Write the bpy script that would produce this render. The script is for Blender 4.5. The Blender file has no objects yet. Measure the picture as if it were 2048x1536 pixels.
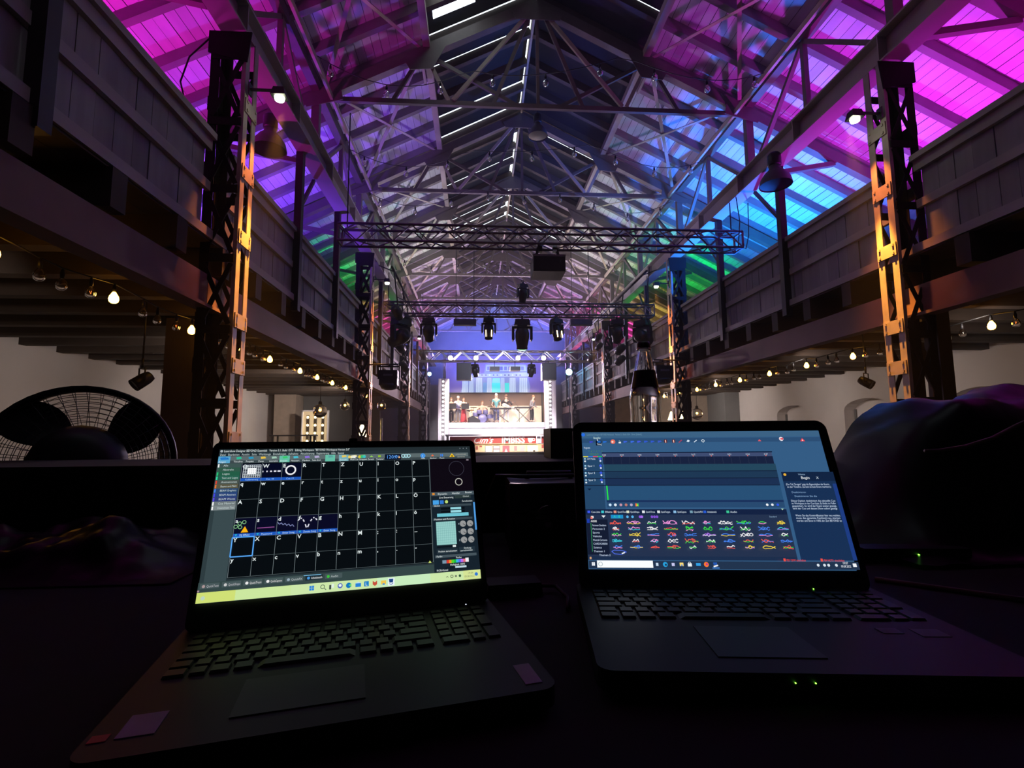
import bpy, bmesh, math, random
from mathutils import Vector, Matrix, noise
random.seed(7)
PI = math.pi
S = bpy.context.scene
C = S.collection
ZE = 1.6            # eye height above the hall floor; everything below is written relative to the eye and lifted by ZE at the end

# ------------------------------------------------------------------ camera, sky, exposure
FPX = 1018.0
def _n(v): return Vector(v).normalized()
_Y = _n((-70, -107, -FPX)); _Z = _n((-73, 9733, -FPX)); _X = _Y.cross(_Z).normalized(); _Z = _X.cross(_Y)
cam = bpy.data.objects.new('camera', bpy.data.cameras.new('camera'))
C.objects.link(cam)
cam.matrix_world = Matrix((_X, _Y, _Z)).to_4x4()
cam.data.sensor_width = 36; cam.data.lens = FPX / 2048 * 36
cam.data.clip_start = .03; cam.data.clip_end = 200
S.camera = cam
S.view_settings.view_transform = 'Standard'; S.view_settings.look = 'None'
S.view_settings.gamma = 1; S.view_settings.use_curve_mapping = False
S.view_settings.exposure = 0.0
S.cycles.max_bounces = 7; S.cycles.diffuse_bounces = 4; S.cycles.glossy_bounces = 3; S.cycles.transmission_bounces = 6
S.cycles.transparent_max_bounces = 8
S.cycles.sample_clamp_indirect = 6.0; S.cycles.adaptive_threshold = .02
S.cycles.caustics_reflective = False; S.cycles.caustics_refractive = False
wd = bpy.data.worlds.new('world'); S.world = wd; wd.use_nodes = True
bg = wd.node_tree.nodes['Background']; bg.inputs[0].default_value = (.78, .9, 1, 1); bg.inputs[1].default_value = 3.2   # early evening daylight outside

def lamp(kind, name, loc, col, power, aim=None, size=60, blend=1.0, radius=.08):
    d = bpy.data.lights.new(name, kind); d.color = col; d.energy = power
    if kind == 'SPOT': d.spot_size = math.radians(size); d.spot_blend = blend
    d.shadow_soft_size = radius
    o = bpy.data.objects.new(name, d); C.objects.link(o); o.location = loc
    if aim is not None: o.rotation_euler = (Vector(aim) - Vector(loc)).to_track_quat('-Z', 'Y').to_euler()
    return o
WALL_L, WALL_R = -8.5, 10.8
HAZE = .0045         # density of the stage haze
XC = 1.17           # middle of the nave
MAG = (1, .02, .80); PUR = (.62, .03, 1); VIO = (.20, .05, 1); CYA = (.0, .45, 1); GRN = (.0, 1, .06); GR2 = (.0, 1, .16); YEL = (1, .72, .08); PNK = (1, .06, .45)
# colour washes standing on the galleries and shining up at the roof boards: (x, y, colour, power)
for x, y, c, p, sz in ((7.2, 3.4, MAG, 260, 128), (7.2, 7.0, (.80, .03, 1), 720, 124), (7.2, 11.3, (0, .62, 1), 380, 110), (6.3, 10.6, (.02, .16, 1), 2300, 140), (7.0, 15.8, GRN, 520, 96), (7.0, 20.3, YEL, 260, 110), (7.0, 24.8, PNK, 900, 120),
                   (-4.9, 3.0, MAG, 280, 128), (-4.9, 6.4, MAG, 400, 118), (-4.9, 10.6, VIO, 1100, 132), (-4.8, 16.4, GR2, 420, 96), (-4.8, 20.6, YEL, 200, 110), (-4.8, 24.8, PNK, 700, 120)):
    s = 1 if x > XC else -1
    lamp('SPOT', 'gallery_wash', (x, y, 2.55), c, p, (x - s * .45, y + .3, 6.5), sz, 1, .12)
# amber floods fixed to the column heads and shining down the columns
for (x, y, s, p) in ((-2.585, 5.55, 1, 420), (4.97, 5.55, -1, 420), (-2.585, 12.5, 1, 520), (4.97, 12.5, -1, 520), (-2.585, 19.6, 1, 420), (4.97, 19.6, -1, 420)):
    lamp('SPOT', 'column_flood', (x + s * .34, y + .15, 3.80), (1, .38, .05), p * 7.0, (x, y + .15, .55), 22, .6, .03)
    lamp('SPOT', 'column_flood_upper', (x + s * .34, y + .15, 3.80), (1, .26, .06), p * .45, (x, y + .15, 2.7), 46, .8, .03)
# stage light from the front truss and from the gantry over the band
for x in (-1.6, .2, 2.1, 3.9):
    lamp('SPOT', 'stage_wash', (x, 24.5, 3.3), (1, .86, .95), 2000, (1.2 + (x - 1.2) * .75, 30.4, -.2), 40, .8, .12)
for x in (-1.2, 1.2, 3.6):
    lamp('SPOT', 'band_light', (x, 29.2, 3.7), (1, .80, .68), 1000, (x, 31.5, 1.2), 80, .8, .1)
for x, c in ((-2.0, (.45, .3, 1)), (1.2, (.3, .35, 1)), (4.4, (.55, .3, 1))):
    lamp('SPOT', 'back_light', (x, 31.2, 4.3), c, 1500, (x * .8 + .3, 28, 7.2), 130, 1, .15)
for x in (-.8, 1.2, 3.2): lamp('SPOT', 'gable_light', (x, 28.8, 4.4), (.08, .14, 1), 2200, (1.2 + (x - 1.2) * 1.4, 32.0, 6.8), 120, 1, .15)
for x in (0.0, 2.4):
    lamp('SPOT', 'stage_spill', (x, 27.5, 3.2), (1, .72, .78), 1300, (1.2, 14, 5.6), 100, 1, .2)  # added spots standing in for light spilling back from the stage
for y, c, p in ((10.6, (.60, .46, 1), 170), (14.6, (.85, .80, 1), 340), (18.5, (1, .86, .90), 520), (22.5, (.60, .34, 1), 520)):
    for x in (-.9, 3.2): lamp('SPOT', 'roof_fill', (x, y, 4.1), c, p * .62, (x + (x - XC) * .35, y + 1.2, 8), 150, 1, .15)  # added fill from below, brightens the roof boards
lamp('SPOT', 'truss_light', (1.2, 14.6, 3.25), (.72, .76, 1), 1000, (1.2, 21.4, 3.40), 46, .6, .1)
lamp('SPOT', 'blue_beam', (4.0, 27.8, 3.55), (.1, .55, 1), 260, (5.2, 20, 2.6), 60, .8, .06)
lamp('SPOT', 'kiosk_light', (1.6, 22.5, 3.1), (1, .84, .78), 3800, (1.8, 27, -.6), 44, .8, .1)
# added fill lights under the galleries, brightening the aisle walls
for x, ys, xa in ((-4.4, (4.5, 9.0, 13.5, 18.0), WALL_L), (6.9, (6.5, 10.5, 14.5, 18.5), WALL_R)):
    for i, y in enumerate(ys): lamp('SPOT', 'aisle_fill', (x, y, 1.55), (1, .86, .80), ((70, 120, 210, 320) if x < 0 else (95, 140, 220, 420))[i], (xa, y + 2.2, .35), 110, 1, .1)

# ------------------------------------------------------------------ materials
MATS = {}
def srgb(*c):
    if len(c) == 1: c = c[0]
    return tuple(((v / 255) / 12.92 if v / 255 <= .04045 else ((v / 255 + .055) / 1.055) ** 2.4) for v in c)
def mat(name, col, rough=.6, metal=0, var=.18, scale=3.0, stretch=(1, 1, 1), bump=0.0, orand=0.0, spec=.5):
    m = bpy.data.materials.new(name); m.use_nodes = True; t = m.node_tree; N = t.nodes; L = t.links
    b = N['Principled BSDF']; b.inputs['Roughness'].default_value = rough; b.inputs['Metallic'].default_value = metal
    b.inputs['Specular IOR Level'].default_value = spec
    g = N.new('ShaderNodeNewGeometry'); mp = N.new('ShaderNodeMapping'); mp.inputs['Scale'].default_value = stretch
    nz = N.new('ShaderNodeTexNoise'); nz.inputs['Scale'].default_value = scale; nz.inputs['Detail'].default_value = 5
    L.new(g.outputs['Position'], mp.inputs['Vector']); L.new(mp.outputs[0], nz.inputs['Vector'])
    hs = N.new('ShaderNodeHueSaturation'); hs.inputs['Color'].default_value = (*col, 1)
    ma = N.new('ShaderNodeMath'); ma.operation = 'MULTIPLY_ADD'; ma.inputs[1].default_value = 2 * var; ma.inputs[2].default_value = 1 - var
    L.new(nz.outputs['Fac'], ma.inputs[0])
    if orand:
        oi = N.new('ShaderNodeObjectInfo'); m2 = N.new('ShaderNodeMath'); m2.operation = 'MULTIPLY_ADD'
        m2.inputs[1].default_value = 2 * orand; m2.inputs[2].default_value = 1 - orand
        L.new(oi.outputs['Random'], m2.inputs[0]); m3 = N.new('ShaderNodeMath'); m3.operation = 'MULTIPLY'
        L.new(ma.outputs[0], m3.inputs[0]); L.new(m2.outputs[0], m3.inputs[1]); L.new(m3.outputs[0], hs.inputs['Value'])
    else: L.new(ma.outputs[0], hs.inputs['Value'])
    L.new(hs.outputs[0], b.inputs['Base Color'])
    if bump:
        bp = N.new('ShaderNodeBump'); bp.inputs['Strength'].default_value = bump; bp.inputs['Distance'].default_value = .01
        L.new(nz.outputs['Fac'], bp.inputs['Height']); L.new(bp.outputs[0], b.inputs['Normal'])
    MATS[name] = m; return m
def emat(name, col, strength):
    m = bpy.data.materials.new(name); m.use_nodes = True; b = m.node_tree.nodes['Principled BSDF']
    b.inputs['Base Color'].default_value = (.02, .02, .02, 1); b.inputs['Emission Color'].default_value = (*col, 1); b.inputs['Emission Strength'].default_value = strength
    MATS[name] = m; return m
def glass(name, col, rough=.02, ior=1.45):
    m = bpy.data.materials.new(name); m.use_nodes = True; b = m.node_tree.nodes['Principled BSDF']
    b.inputs['Base Color'].default_value = (*col, 1); b.inputs['Roughness'].default_value = rough; b.inputs['Transmission Weight'].default_value = 1; b.inputs['IOR'].default_value = ior
    MATS[name] = m; return m
def print_mat(name, emit):
    """flat print or a screen: the colour stands in the mesh's colour attribute"""
    m = bpy.data.materials.new(name); m.use_nodes = True; N = m.node_tree.nodes; b = N['Principled BSDF']
    a = N.new('ShaderNodeAttribute'); a.attribute_name = 'Col'
    if emit:
        b.inputs['Base Color'].default_value = (.01, .01, .01, 1); b.inputs['Roughness'].default_value = .35
        m.node_tree.links.new(a.outputs['Color'], b.inputs['Emission Color']); b.inputs['Emission Strength'].default_value = emit
    else: m.node_tree.links.new(a.outputs['Color'], b.inputs['Base Color']); b.inputs['Roughness'].default_value = .5
    MATS[name] = m; return m
roof_white = mat('roof_white', (.72, .70, .72), .75, var=.22, scale=2.2, stretch=(3, .35, 3), orand=.10)
rafter_grey = mat('rafter_grey', (.22, .19, .20), .8, var=.25, scale=3, orand=.12)
roof_black = mat('roof_black', (.018, .018, .02), .55, var=.4, scale=2, bump=.5)
timber_brown = mat('timber_brown', (.035, .024, .020), .75, var=.35, scale=4, stretch=(1, .4, 1), orand=.12)
timber_pale = mat('timber_pale', (.42, .36, .29), .75, var=.25, scale=4, orand=.1)
beam_paint = mat('beam_paint', (.40, .37, .34), .6, var=.2, scale=2)
steel_dark = mat('steel_dark', (.030, .026, .027), .55, var=.35, scale=6)
column_lit = mat('column_lit', (.42, .36, .30), .45, var=.30, scale=9, bump=.15)  # lit copy of the column steel: nave-side brightness put into the colour
truss_steel = mat('truss_steel', (.13, .105, .095), .6, var=.25, scale=5)
rail_board = mat('rail_board', (.28, .28, .285), .8, var=.30, scale=2.5, stretch=(4, 4, .5), orand=.10)
rail_cap = mat('rail_cap', (.36, .34, .33), .7, var=.2, scale=3, stretch=(1, .3, 1))
edge_red = mat('edge_red', (.20, .115, .10), .7, var=.3, scale=2)
rafter_dark = mat('rafter_dark', (.085, .062, .05), .8, var=.25, scale=3, orand=.12)
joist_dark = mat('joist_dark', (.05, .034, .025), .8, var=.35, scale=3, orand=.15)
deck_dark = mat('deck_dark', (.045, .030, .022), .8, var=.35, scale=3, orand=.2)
plaster = mat('plaster', (.62, .58, .56), .9, var=.12, scale=1.2, bump=.15)
plaster_grey = mat('plaster_grey', (.16, .16, .16), .9, var=.2, scale=1.5)
plaster_tan = mat('plaster_tan', (.42, .34, .27), .9, var=.25, scale=5, bump=.3)
floor_dark = mat('floor_dark', (.10, .09, .085), .6, var=.3, scale=2)
black_cloth = mat('black_cloth', (.012, .011, .013), .9, var=.3, scale=30)
black_vinyl = mat('black_vinyl', (.006, .005, .007), .36, var=.3, scale=8)
black_metal = mat('black_metal', (.012, .012, .013), .42, var=.3, scale=10)
black_plastic = mat('black_plastic', (.005, .005, .006), .5, var=.2, scale=40, spec=.35)
key_plastic = mat('key_plastic', (.010, .010, .012), .45, var=.15, scale=60)
grey_plastic = mat('grey_plastic', (.10, .10, .11), .6, var=.15, scale=20)
aluminium = mat('aluminium', (.55, .55, .57), .35, .85, var=.12, scale=8)
alu_dark = mat('alu_dark', (.16, .15, .16), .45, .4, var=.2, scale=8)
chrome = mat('chrome', (.7, .7, .7), .18, 1, var=.08, scale=20)
white_gloss = mat('white_gloss', (.82, .80, .84), .45, var=.05, scale=2)
cream = mat('cream', (.75, .66, .50), .8, var=.1, scale=2)
red_band = mat('red_band', (.55, .07, .055), .6, var=.1, scale=3)
backdrop_brown = mat('backdrop_brown', (.20, .14, .10), .9, var=.2, scale=1)
sticker_white = mat('sticker_white', (.45, .36, .46), .7, var=.1, scale=60)
cable_black = mat('cable_black', (.015, .015, .015), .6, var=.2, scale=20)
cable_pink = mat('cable_pink', (.16, .10, .09), .6, var=.2, scale=20)
skin = mat('skin', (.62, .40, .30), .55, var=.08, scale=6)
hair_white = mat('hair_white', (.75, .72, .66), .7, var=.1, scale=30)
hair_dark = mat('hair_dark', (.06, .04, .03), .6, var=.2, scale=30)
hair_brown = mat('hair_brown', (.30, .16, .08), .6, var=.2, scale=30)
cloth_teal = mat('cloth_teal', (.10, .32, .36), .8, var=.1, scale=12)
cloth_white = mat('cloth_white', (.75, .73, .70), .85, var=.08, scale=12)
cloth_black = mat('cloth_black', (.02, .02, .025), .85, var=.2, scale=12)
cloth_red = mat('cloth_red', (.50, .05, .06), .8, var=.1, scale=12)
cloth_blue = mat('cloth_blue', (.12, .14, .30), .85, var=.1, scale=12)
cloth_grey = mat('cloth_grey', (.22, .22, .24), .85, var=.1, scale=12)
guitar_wood = mat('guitar_wood', (.45, .20, .08), .3, var=.2, scale=8)
drum_shell = mat('drum_shell', (.10, .10, .22), .3, var=.1, scale=8)
brass = mat('brass', (.75, .55, .20), .25, 1, var=.1, scale=12)
cover_black = mat('cover_black', (.003, .0025, .004), .36, var=.3, scale=8, spec=.25)
column_shaded = mat('column_shaded', (.012, .010, .010), .8, var=.3, scale=6, spec=.2)  # shaded copy of the column steel: shade put into the colour
case_grey = mat('case_grey', (.035, .033, .036), .45, var=.2, scale=20)
drink = glass('drink', (.93, .88, .86), 0, 1.34)
cola = mat('cola', (.020, .010, .012), .15, var=.1, scale=5)
clear_glass = glass('clear_glass', (.92, .95, .97))
bulb_glass = glass('bulb_glass', (1, .93, .85), .0, 1.25)
bulb_on = emat('bulb_on', (1, .42, .04), 34)
bulb_dim = emat('bulb_dim', (1, .25, .05), 1.2)
pillar_bulb = emat('pillar_bulb', (1, .86, .92), 12)
panel_bulb = emat('panel_bulb', (1, .74, .30), 16)
flood_on = emat('flood_on', (.95, 1, .70), 18)
par_on = emat('par_on', (.85, .60, 1), 14)
blue_on = emat('blue_on', (.25, .75, 1), 60)
green_lens = emat('green_lens', (.4, 1, .5), 2.5)
led_green = emat('led_green', (.2, 1, .05), 6)
led_white = emat('led_white', (.7, .75, 1), 8)
lantern_on = emat('lantern_on', (1, .72, .32), 9)
screen_print = print_mat('screen_print', 1.0)
stage_print = print_mat('stage_print', 1.0)
flat_print = print_mat('flat_print', 0)

# ------------------------------------------------------------------ mesh helpers
class MB:
    def __init__(s): s.v = []; s.f = []; s.sm = []
    def add(s, v, f, smooth=False, M=None):
        o = len(s.v)
        s.v += [tuple(M @ Vector(p)) if M is not None else tuple(p) for p in v]
        s.f += [tuple(i + o for i in q) for q in f]; s.sm += [smooth] * len(f); return s
    def box(s, c, d, M=None, taper=1.0):
        x, y, z = c; a, b, e = d[0] / 2, d[1] / 2, d[2] / 2; t = taper
        v = [(x - a, y - b, z - e), (x + a, y - b, z - e), (x + a, y + b, z - e), (x - a, y + b, z - e), (x - a * t, y - b * t, z + e), (x + a * t, y - b * t, z + e), (x + a * t, y + b * t, z + e), (x - a * t, y + b * t, z + e)]
        return s.add(v, BOXF, False, M)
    def bar(s, p, q, w, h, up=None):
        return s.add([(-.5, -.5, -.5), (.5, -.5, -.5), (.5, .5, -.5), (-.5, .5, -.5), (-.5, -.5, .5), (.5, -.5, .5), (.5, .5, .5), (-.5, .5, .5)], BOXF, False, barM(p, q, w, h, up))
    def tube(s, pts, r, n=8, closed=False):
        pts = [Vector(p) for p in pts]; k = len(pts); rr = r if isinstance(r, (list, tuple)) else [r] * k
        rings = []; prev = None
        for i, p in enumerate(pts):
            a = pts[(i - 1) % k] if closed or i > 0 else p; b = pts[(i + 1) % k] if closed or i < k - 1 else p
            t = (b - a).normalized() if (b - a).length > 1e-9 else Vector((0, 0, 1))
            if prev is None:
                u = t.cross(Vector((0, 0, 1)));
                if u.length < 1e-3: u = t.cross(Vector((0, 1, 0)))
            else: u = prev - t * prev.dot(t)
            u.normalize(); prev = u; w = t.cross(u)
            rings.append([p + (u * math.cos(2 * PI * j / n) + w * math.sin(2 * PI * j / n)) * rr[i] for j in range(n)])
        v = [c for r_ in rings for c in r_]; f = []
        for i in range(k if closed else k - 1):
            for j in range(n):
                a, b = i * n + j, i * n + (j + 1) % n; c, d = ((i + 1) % k) * n + (j + 1) % n, ((i + 1) % k) * n + j
                f.append((a, b, c, d))
        if not closed: f.append(tuple(range(n - 1, -1, -1))); f.append(tuple((k - 1) * n + j for j in range(n)))
        return s.add(v, f, True)
    def lathe(s, prof, n=20, M=None, caps=True):
        v = [(r * math.cos(2 * PI * j / n), r * math.sin(2 * PI * j / n), z) for r, z in prof for j in range(n)]; f = []
        for i in range(len(prof) - 1):
            for j in range(n): f.append((i * n + j, i * n + (j + 1) % n, (i + 1) * n + (j + 1) % n, (i + 1) * n + j))
        if caps: f.append(tuple(range(n - 1, -1, -1))); f.append(tuple((len(prof) - 1) * n + j for j in range(n)))
        return s.add(v, f, True, M)
    def prism(s, poly, y0, y1, M=None):
        """polygon in x,z extruded along y"""
        n = len(poly); v = [(x, y0, z) for x, z in poly] + [(x, y1, z) for x, z in poly]
        f = [tuple(range(n)), tuple(range(2 * n - 1, n - 1, -1))] + [(i, i + n, (i + 1) % n + n, (i + 1) % n) for i in range(n)]
        return s.add(v, f, False, M)
    def sphere(s, c, r, n=12, m=8, sc=(1, 1, 1)):
        v = [(c[0], c[1], c[2] - r * sc[2])]
        for i in range(1, m):
            a = PI * i / m - PI / 2
            for j in range(n): b = 2 * PI * j / n; v.append((c[0] + r * sc[0] * math.cos(a) * math.cos(b), c[1] + r * sc[1] * math.cos(a) * math.sin(b), c[2] + r * sc[2] * math.sin(a)))
        v.append((c[0], c[1], c[2] + r * sc[2])); f = []
        for j in range(n):
            f.append((0, 1 + (j + 1) % n, 1 + j)); e = 1 + (m - 2) * n; f.append((len(v) - 1, e + j, e + (j + 1) % n))
        for i in range(m - 2):
            for j in range(n): f.append((1 + i * n + j, 1 + i * n + (j + 1) % n, 1 + (i + 1) * n + (j + 1) % n, 1 + (i + 1) * n + j))
        return s.add(v, f, True)
    def mesh(s, name):
        me = bpy.data.meshes.new(name); me.from_pydata(s.v, [], s.f); me.polygons.foreach_set('use_smooth', s.sm); me.update(); return me
BOXF = [(0, 3, 2, 1), (4, 5, 6, 7), (0, 1, 5, 4), (1, 2, 6, 5), (2, 3, 7, 6), (3, 0, 4, 7)]
def barM(p, q, w, h, up=None):
    """matrix that takes the unit cube onto a bar from p to q, w wide and h high"""
    p, q = Vector(p), Vector(q); d = q - p; l = d.length; x = d / l
    u = Vector(up) if up is not None else (Vector((0, 0, 1)) if abs(x.z) < .95 else Vector((0, 1, 0)))
    y = u.cross(x).normalized(); z = x.cross(y); c = (p + q) / 2
    return Matrix(((x.x * l, y.x * w, z.x * h, c.x), (x.y * l, y.y * w, z.y * h, c.y), (x.z * l, y.z * w, z.z * h, c.z), (0, 0, 0, 1)))
def thing(name, label, cat, loc=(0, 0, 0), rot=(0, 0, 0), group=None, kind=None):
    o = bpy.data.objects.new(name, None); C.objects.link(o); o.location = loc; o.rotation_euler = rot; o.empty_display_size = .1
    return tag(o, label, cat, group, kind)
def tag(o, label=None, cat=None, group=None, kind=None):
    if label: o['label'] = label
    if cat: o['category'] = cat
    if group: o['group'] = group
    if kind: o['kind'] = kind
    return o
def link(name, me, m, parent=None, mtx=None, world=False, label=None):
    """one mesh object; world=True: the mesh or matrix is in hall coordinates and the (unrotated) parent's place is taken off"""
    if m is not None and not me.materials: me.materials.append(m)
    o = bpy.data.objects.new(name, me); C.objects.link(o)
    if mtx is not None: o.matrix_basis = mtx
    if parent is not None:
        o.parent = parent
        if world:
            p = parent; off = Vector((0, 0, 0))
            while p is not None: off += p.location; p = p.parent
            o.location = o.location - off
    if label: o['label'] = label
    return o
def ob(name, mb, m, parent=None, world=False, label=None, loc=None, rot=None):
    o = link(name, mb.mesh(name), m, parent, None, world, label)
    if loc is not None: o.location = loc
    if rot is not None: o.rotation_euler = rot
    return o
_unit = {}
def unit(m):
    if m.name not in _unit:
        me = MB().box((0, 0, 0), (1, 1, 1)).mesh('piece_' + m.name); me.materials.append(m); _unit[m.name] = me
    return _unit[m.name]
def piece(name, p, q, w, h, m, parent, up=None, world=True):
    """a plank, bar, joist or post: shares its mesh with its fellows"""
    return link(name, unit(m), None, parent, barM(p, q, w, h, up), world)
def copy_tree(o, parent=None):
    c = o.copy(); C.objects.link(c)
    if parent is not None: c.parent = parent
    for ch in o.children: copy_tree(ch, c)
    return c
def RX(a): return Matrix.Rotation(a, 4, 'X')
def RY(a): return Matrix.Rotation(a, 4, 'Y')
def RZ(a): return Matrix.Rotation(a, 4, 'Z')
def T(x, y, z): return Matrix.Translation((x, y, z))
_txt = {}
def text2d(s, shear=0.0, bold=0.0):
    """filled outlines of a line of writing, left aligned, capital height about .7"""
    k = (s, shear, bold)
    if k not in _txt:
        cu = bpy.data.curves.new('writing', 'FONT'); cu.body = s; cu.size = 1; cu.shear = shear; cu.offset = bold; cu.resolution_u = 2
        o = bpy.data.objects.new('writing', cu)
        me = bpy.data.meshes.new_from_object(o)
        v = [(p.co.x, p.co.y) for p in me.vertices]; f = [tuple(p.vertices) for p in me.polygons]
        bpy.data.objects.remove(o); bpy.data.curves.remove(cu); bpy.data.meshes.remove(me)
        _txt[k] = (v, f, max([p[0] for p in v] + [.01]))
    return _txt[k]
class Print:
    """flat print: coloured shapes on a w x h sheet, x to the side, z up from the top edge (u, v run 0..1, v downwards)"""
    def __init__(s, w, h): s.w, s.h = w, h; s.v = []; s.f = []; s.c = []; s.k = 0
    def poly(s, pts, col, lay=None):
        s.k += 1; y = -(.00002 * s.w * s.k if lay is None else lay); o = len(s.v)
        s.v += [((u - .5) * s.w, y, (1 - v) * s.h) for u, v in pts]; s.f.append(tuple(range(o, o + len(pts)))[::-1]); s.c.append(srgb(col)); return s
    def rect(s, u0, v0, u1, v1, col): return s.poly([(u0, v0), (u1, v0), (u1, v1), (u0, v1)], col)
    def line(s, pts, wd, col):
        a = s.w / s.h
        for (u0, v0), (u1, v1) in zip(pts, pts[1:]):
            dx, dy = (u1 - u0) * a, v1 - v0; l = math.hypot(dx, dy) or 1; nx, ny = -dy / l * wd / 2, dx / l * wd / 2
            s.poly([(u0 + nx / a, v0 + ny), (u1 + nx / a, v1 + ny), (u1 - nx / a, v1 - ny), (u0 - nx / a, v0 - ny)], col)
        return s
    def ring(s, u, v, r, wd, col, n=24, e=1.0):
        a = s.w / s.h
        return s.line([(u + r / a * math.cos(2 * PI * i / n), v + r * e * math.sin(2 * PI * i / n)) for i in range(n + 1)], wd, col)
    def disc(s, u, v, r, col, n=16):
        a = s.w / s.h; return s.poly([(u + r / a * math.cos(2 * PI * i / n), v + r * math.sin(2 * PI * i / n)) for i in range(n)], col)
    def text(s, u, v, size, t, col, shear=0.0, maxw=None, bold=0.0):
        """v: baseline; size: letter size as a share of the sheet's height"""
        vv, ff, wd = text2d(t, shear, bold); a = s.w / s.h; sx = size / a
        if maxw: sx = min(sx, maxw / wd)
        s.k += 1; y = -.00002 * s.w * s.k; o = len(s.v)
        s.v += [((u + x * sx - .5) * s.w, y, (1 - v + z * size) * s.h) for x, z in vv]
        s.f += [tuple(i + o for i in q) for q in ff]; s.c += [srgb(col)] * len(ff); return s
    def build(s, name, m, parent=None, mtx=None):
        me = bpy.data.meshes.new(name); me.from_pydata(s.v, [], s.f)
        at = me.color_attributes.new('Col', 'FLOAT_COLOR', 'CORNER'); d = []
        for p, c in zip(me.polygons, s.c): d += [c[0], c[1], c[2], 1.0] * p.loop_total
        at.data.foreach_set('color', d); me.update()
        return link(name, me, m, parent, mtx)
# ------------------------------------------------------------------ the hall (z = 0 is the eye)
FL = -ZE; YA, YB = -4.0, 33.0; WLX, WRX = XC - 9.7, XC + 9.7
SLOPE = .506; APEX = 8.35
def zroof(x, up=.37): return APEX + up - SLOPE * abs(x - XC)
tag(ob('floor', MB().box((XC, (YA + YB) / 2, FL - .1), (19.6, YB - YA + .4, .2)), floor_dark), kind='structure')
# outer walls; the bottle-side wall has three arched niches
tag(ob('wall_left', MB().box((WLX - .15, (YA + YB) / 2, (FL + 4.1) / 2), (.3, YB - YA, 4.1 - FL)), plaster), kind='structure')
def niche_wall(x, wins, z0, z1, th, sill, spring, rise):
    m = MB(); y = YA
    for a, b in wins:
        m.box((x, (y + a) / 2, (z0 + z1) / 2), (th, a - y, z1 - z0)); m.box((x, (a + b) / 2, (z0 + sill) / 2), (th, b - a, sill - z0))
        arc = [((a + b) / 2 - (b - a) / 2 * math.cos(PI * i / 10), spring + rise * math.sin(PI * i / 10)) for i in range(11)]
        poly = arc + [(b, z1), (a, z1)]; n = len(poly)
        v = [(x - th / 2, p, q) for p, q in poly] + [(x + th / 2, p, q) for p, q in poly]
        m.add(v, [tuple(range(n)), tuple(range(2 * n - 1, n - 1, -1))] + [(i, i + n, (i + 1) % n + n, (i + 1) % n) for i in range(n)]); y = b
    m.box((x, (y + YB) / 2, (z0 + z1) / 2), (th, YB - y, z1 - z0)); return m
WINS = [(9.5, 11.0), (12.7, 14.4), (16.0, 17.8)]
tag(ob('wall_right', niche_wall(WRX + .2, WINS, FL, 4.1, .4, -1.0, .72, .3), plaster), kind='structure')
for i, (a, b) in enumerate(WINS):
    w = tag(ob('window_%d' % (i + 1), MB().box((WRX + .37, (a + b) / 2, -.0), (.04, b - a + .1, 2.2)), plaster), kind='structure')
    f = MB()
    for y in (a + .04, b - .04): f.box((WRX + .33, y, -.1), (.05, .06, 1.7))
    for z in (-.95,): f.box((WRX + .33, (a + b) / 2, z), (.05, b - a, .06))
    ob('window_frame', f, plaster_grey, w)
    ob('window_sill', MB().box((WRX - .04, (a + b) / 2, -1.02), (.2, b - a + .1, .05)), plaster, w)
gab = [(WLX - .3, FL), (WRX + .4, FL), (WRX + .4, 3.7), (XC, APEX + .6), (WLX - .3, 3.7)]
tag(ob('wall_end', MB().prism(gab, YB, YB + .3), plaster_grey), kind='structure')
tag(ob('wall_back', MB().prism(gab, YA - .3, YA), plaster_grey), kind='structure')
# cross walls closing the aisles beside the stage
tag(ob('wall_aisle_left', MB().box((-6.35, 22.2, .1), (4.4, .2, 3.4)), plaster_grey), kind='structure')
tag(ob('wall_aisle_right', MB().box((8.4, 22.2, .1), (5.0, .2, 3.4)), plaster_tan), kind='structure')
tag(ob('wall_pier_left', MB().box((-7.75, 21.6, .1), (.85, .9, 3.4)), plaster_tan), kind='structure')
tag(ob('wall_pier_right', MB().box((10.55, 21.2, .1), (.62, 1.6, 3.4)), plaster_grey), kind='structure')

# roof: long white boards on rafters below, black sheets with daylight in the joints above
ceil = tag(bpy.data.objects.new('ceiling', None), kind='structure'); C.objects.link(ceil)
DH = 2.22          # half width of the black strip along the ridge
cosr = 1 / math.hypot(1, SLOPE); y0r, y1r = 1.2, YB
for s in (-1, 1):
    d = DH
    while d < 9.95:
        d1 = d + .145; cut = random.uniform(9, 24)
        for a, b in ((y0r, cut), (cut, y1r)):
            m_ = (d + .0715); e = .0715
            p = (XC + s * m_, a + .004, zroof(XC + m_, .395 + random.uniform(-.004, .004)))
            piece('roof_plank', p, (p[0], b - .004, p[2]), .1535, .022, roof_white, ceil, up=(s * SLOPE, 0, 1))
        d = d1
RAF = [1.6 + .84 * i for i in range(38)]
for y in RAF:
    for s in (-1, 1):
        zr = lambda d: (XC + s * d, y, zroof(XC + d, .285))
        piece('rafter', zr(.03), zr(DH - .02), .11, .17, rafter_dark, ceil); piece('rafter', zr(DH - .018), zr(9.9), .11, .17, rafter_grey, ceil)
for s in (-1, 1):
    piece('roof_felt', (XC + s * (DH - .02), (y0r + y1r) / 2, zroof(XC + DH - .02, .425)), (XC + s * 9.95, (y0r + y1r) / 2, zroof(XC + 9.95, .425)), y1r - y0r, .01, roof_black, ceil)
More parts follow.
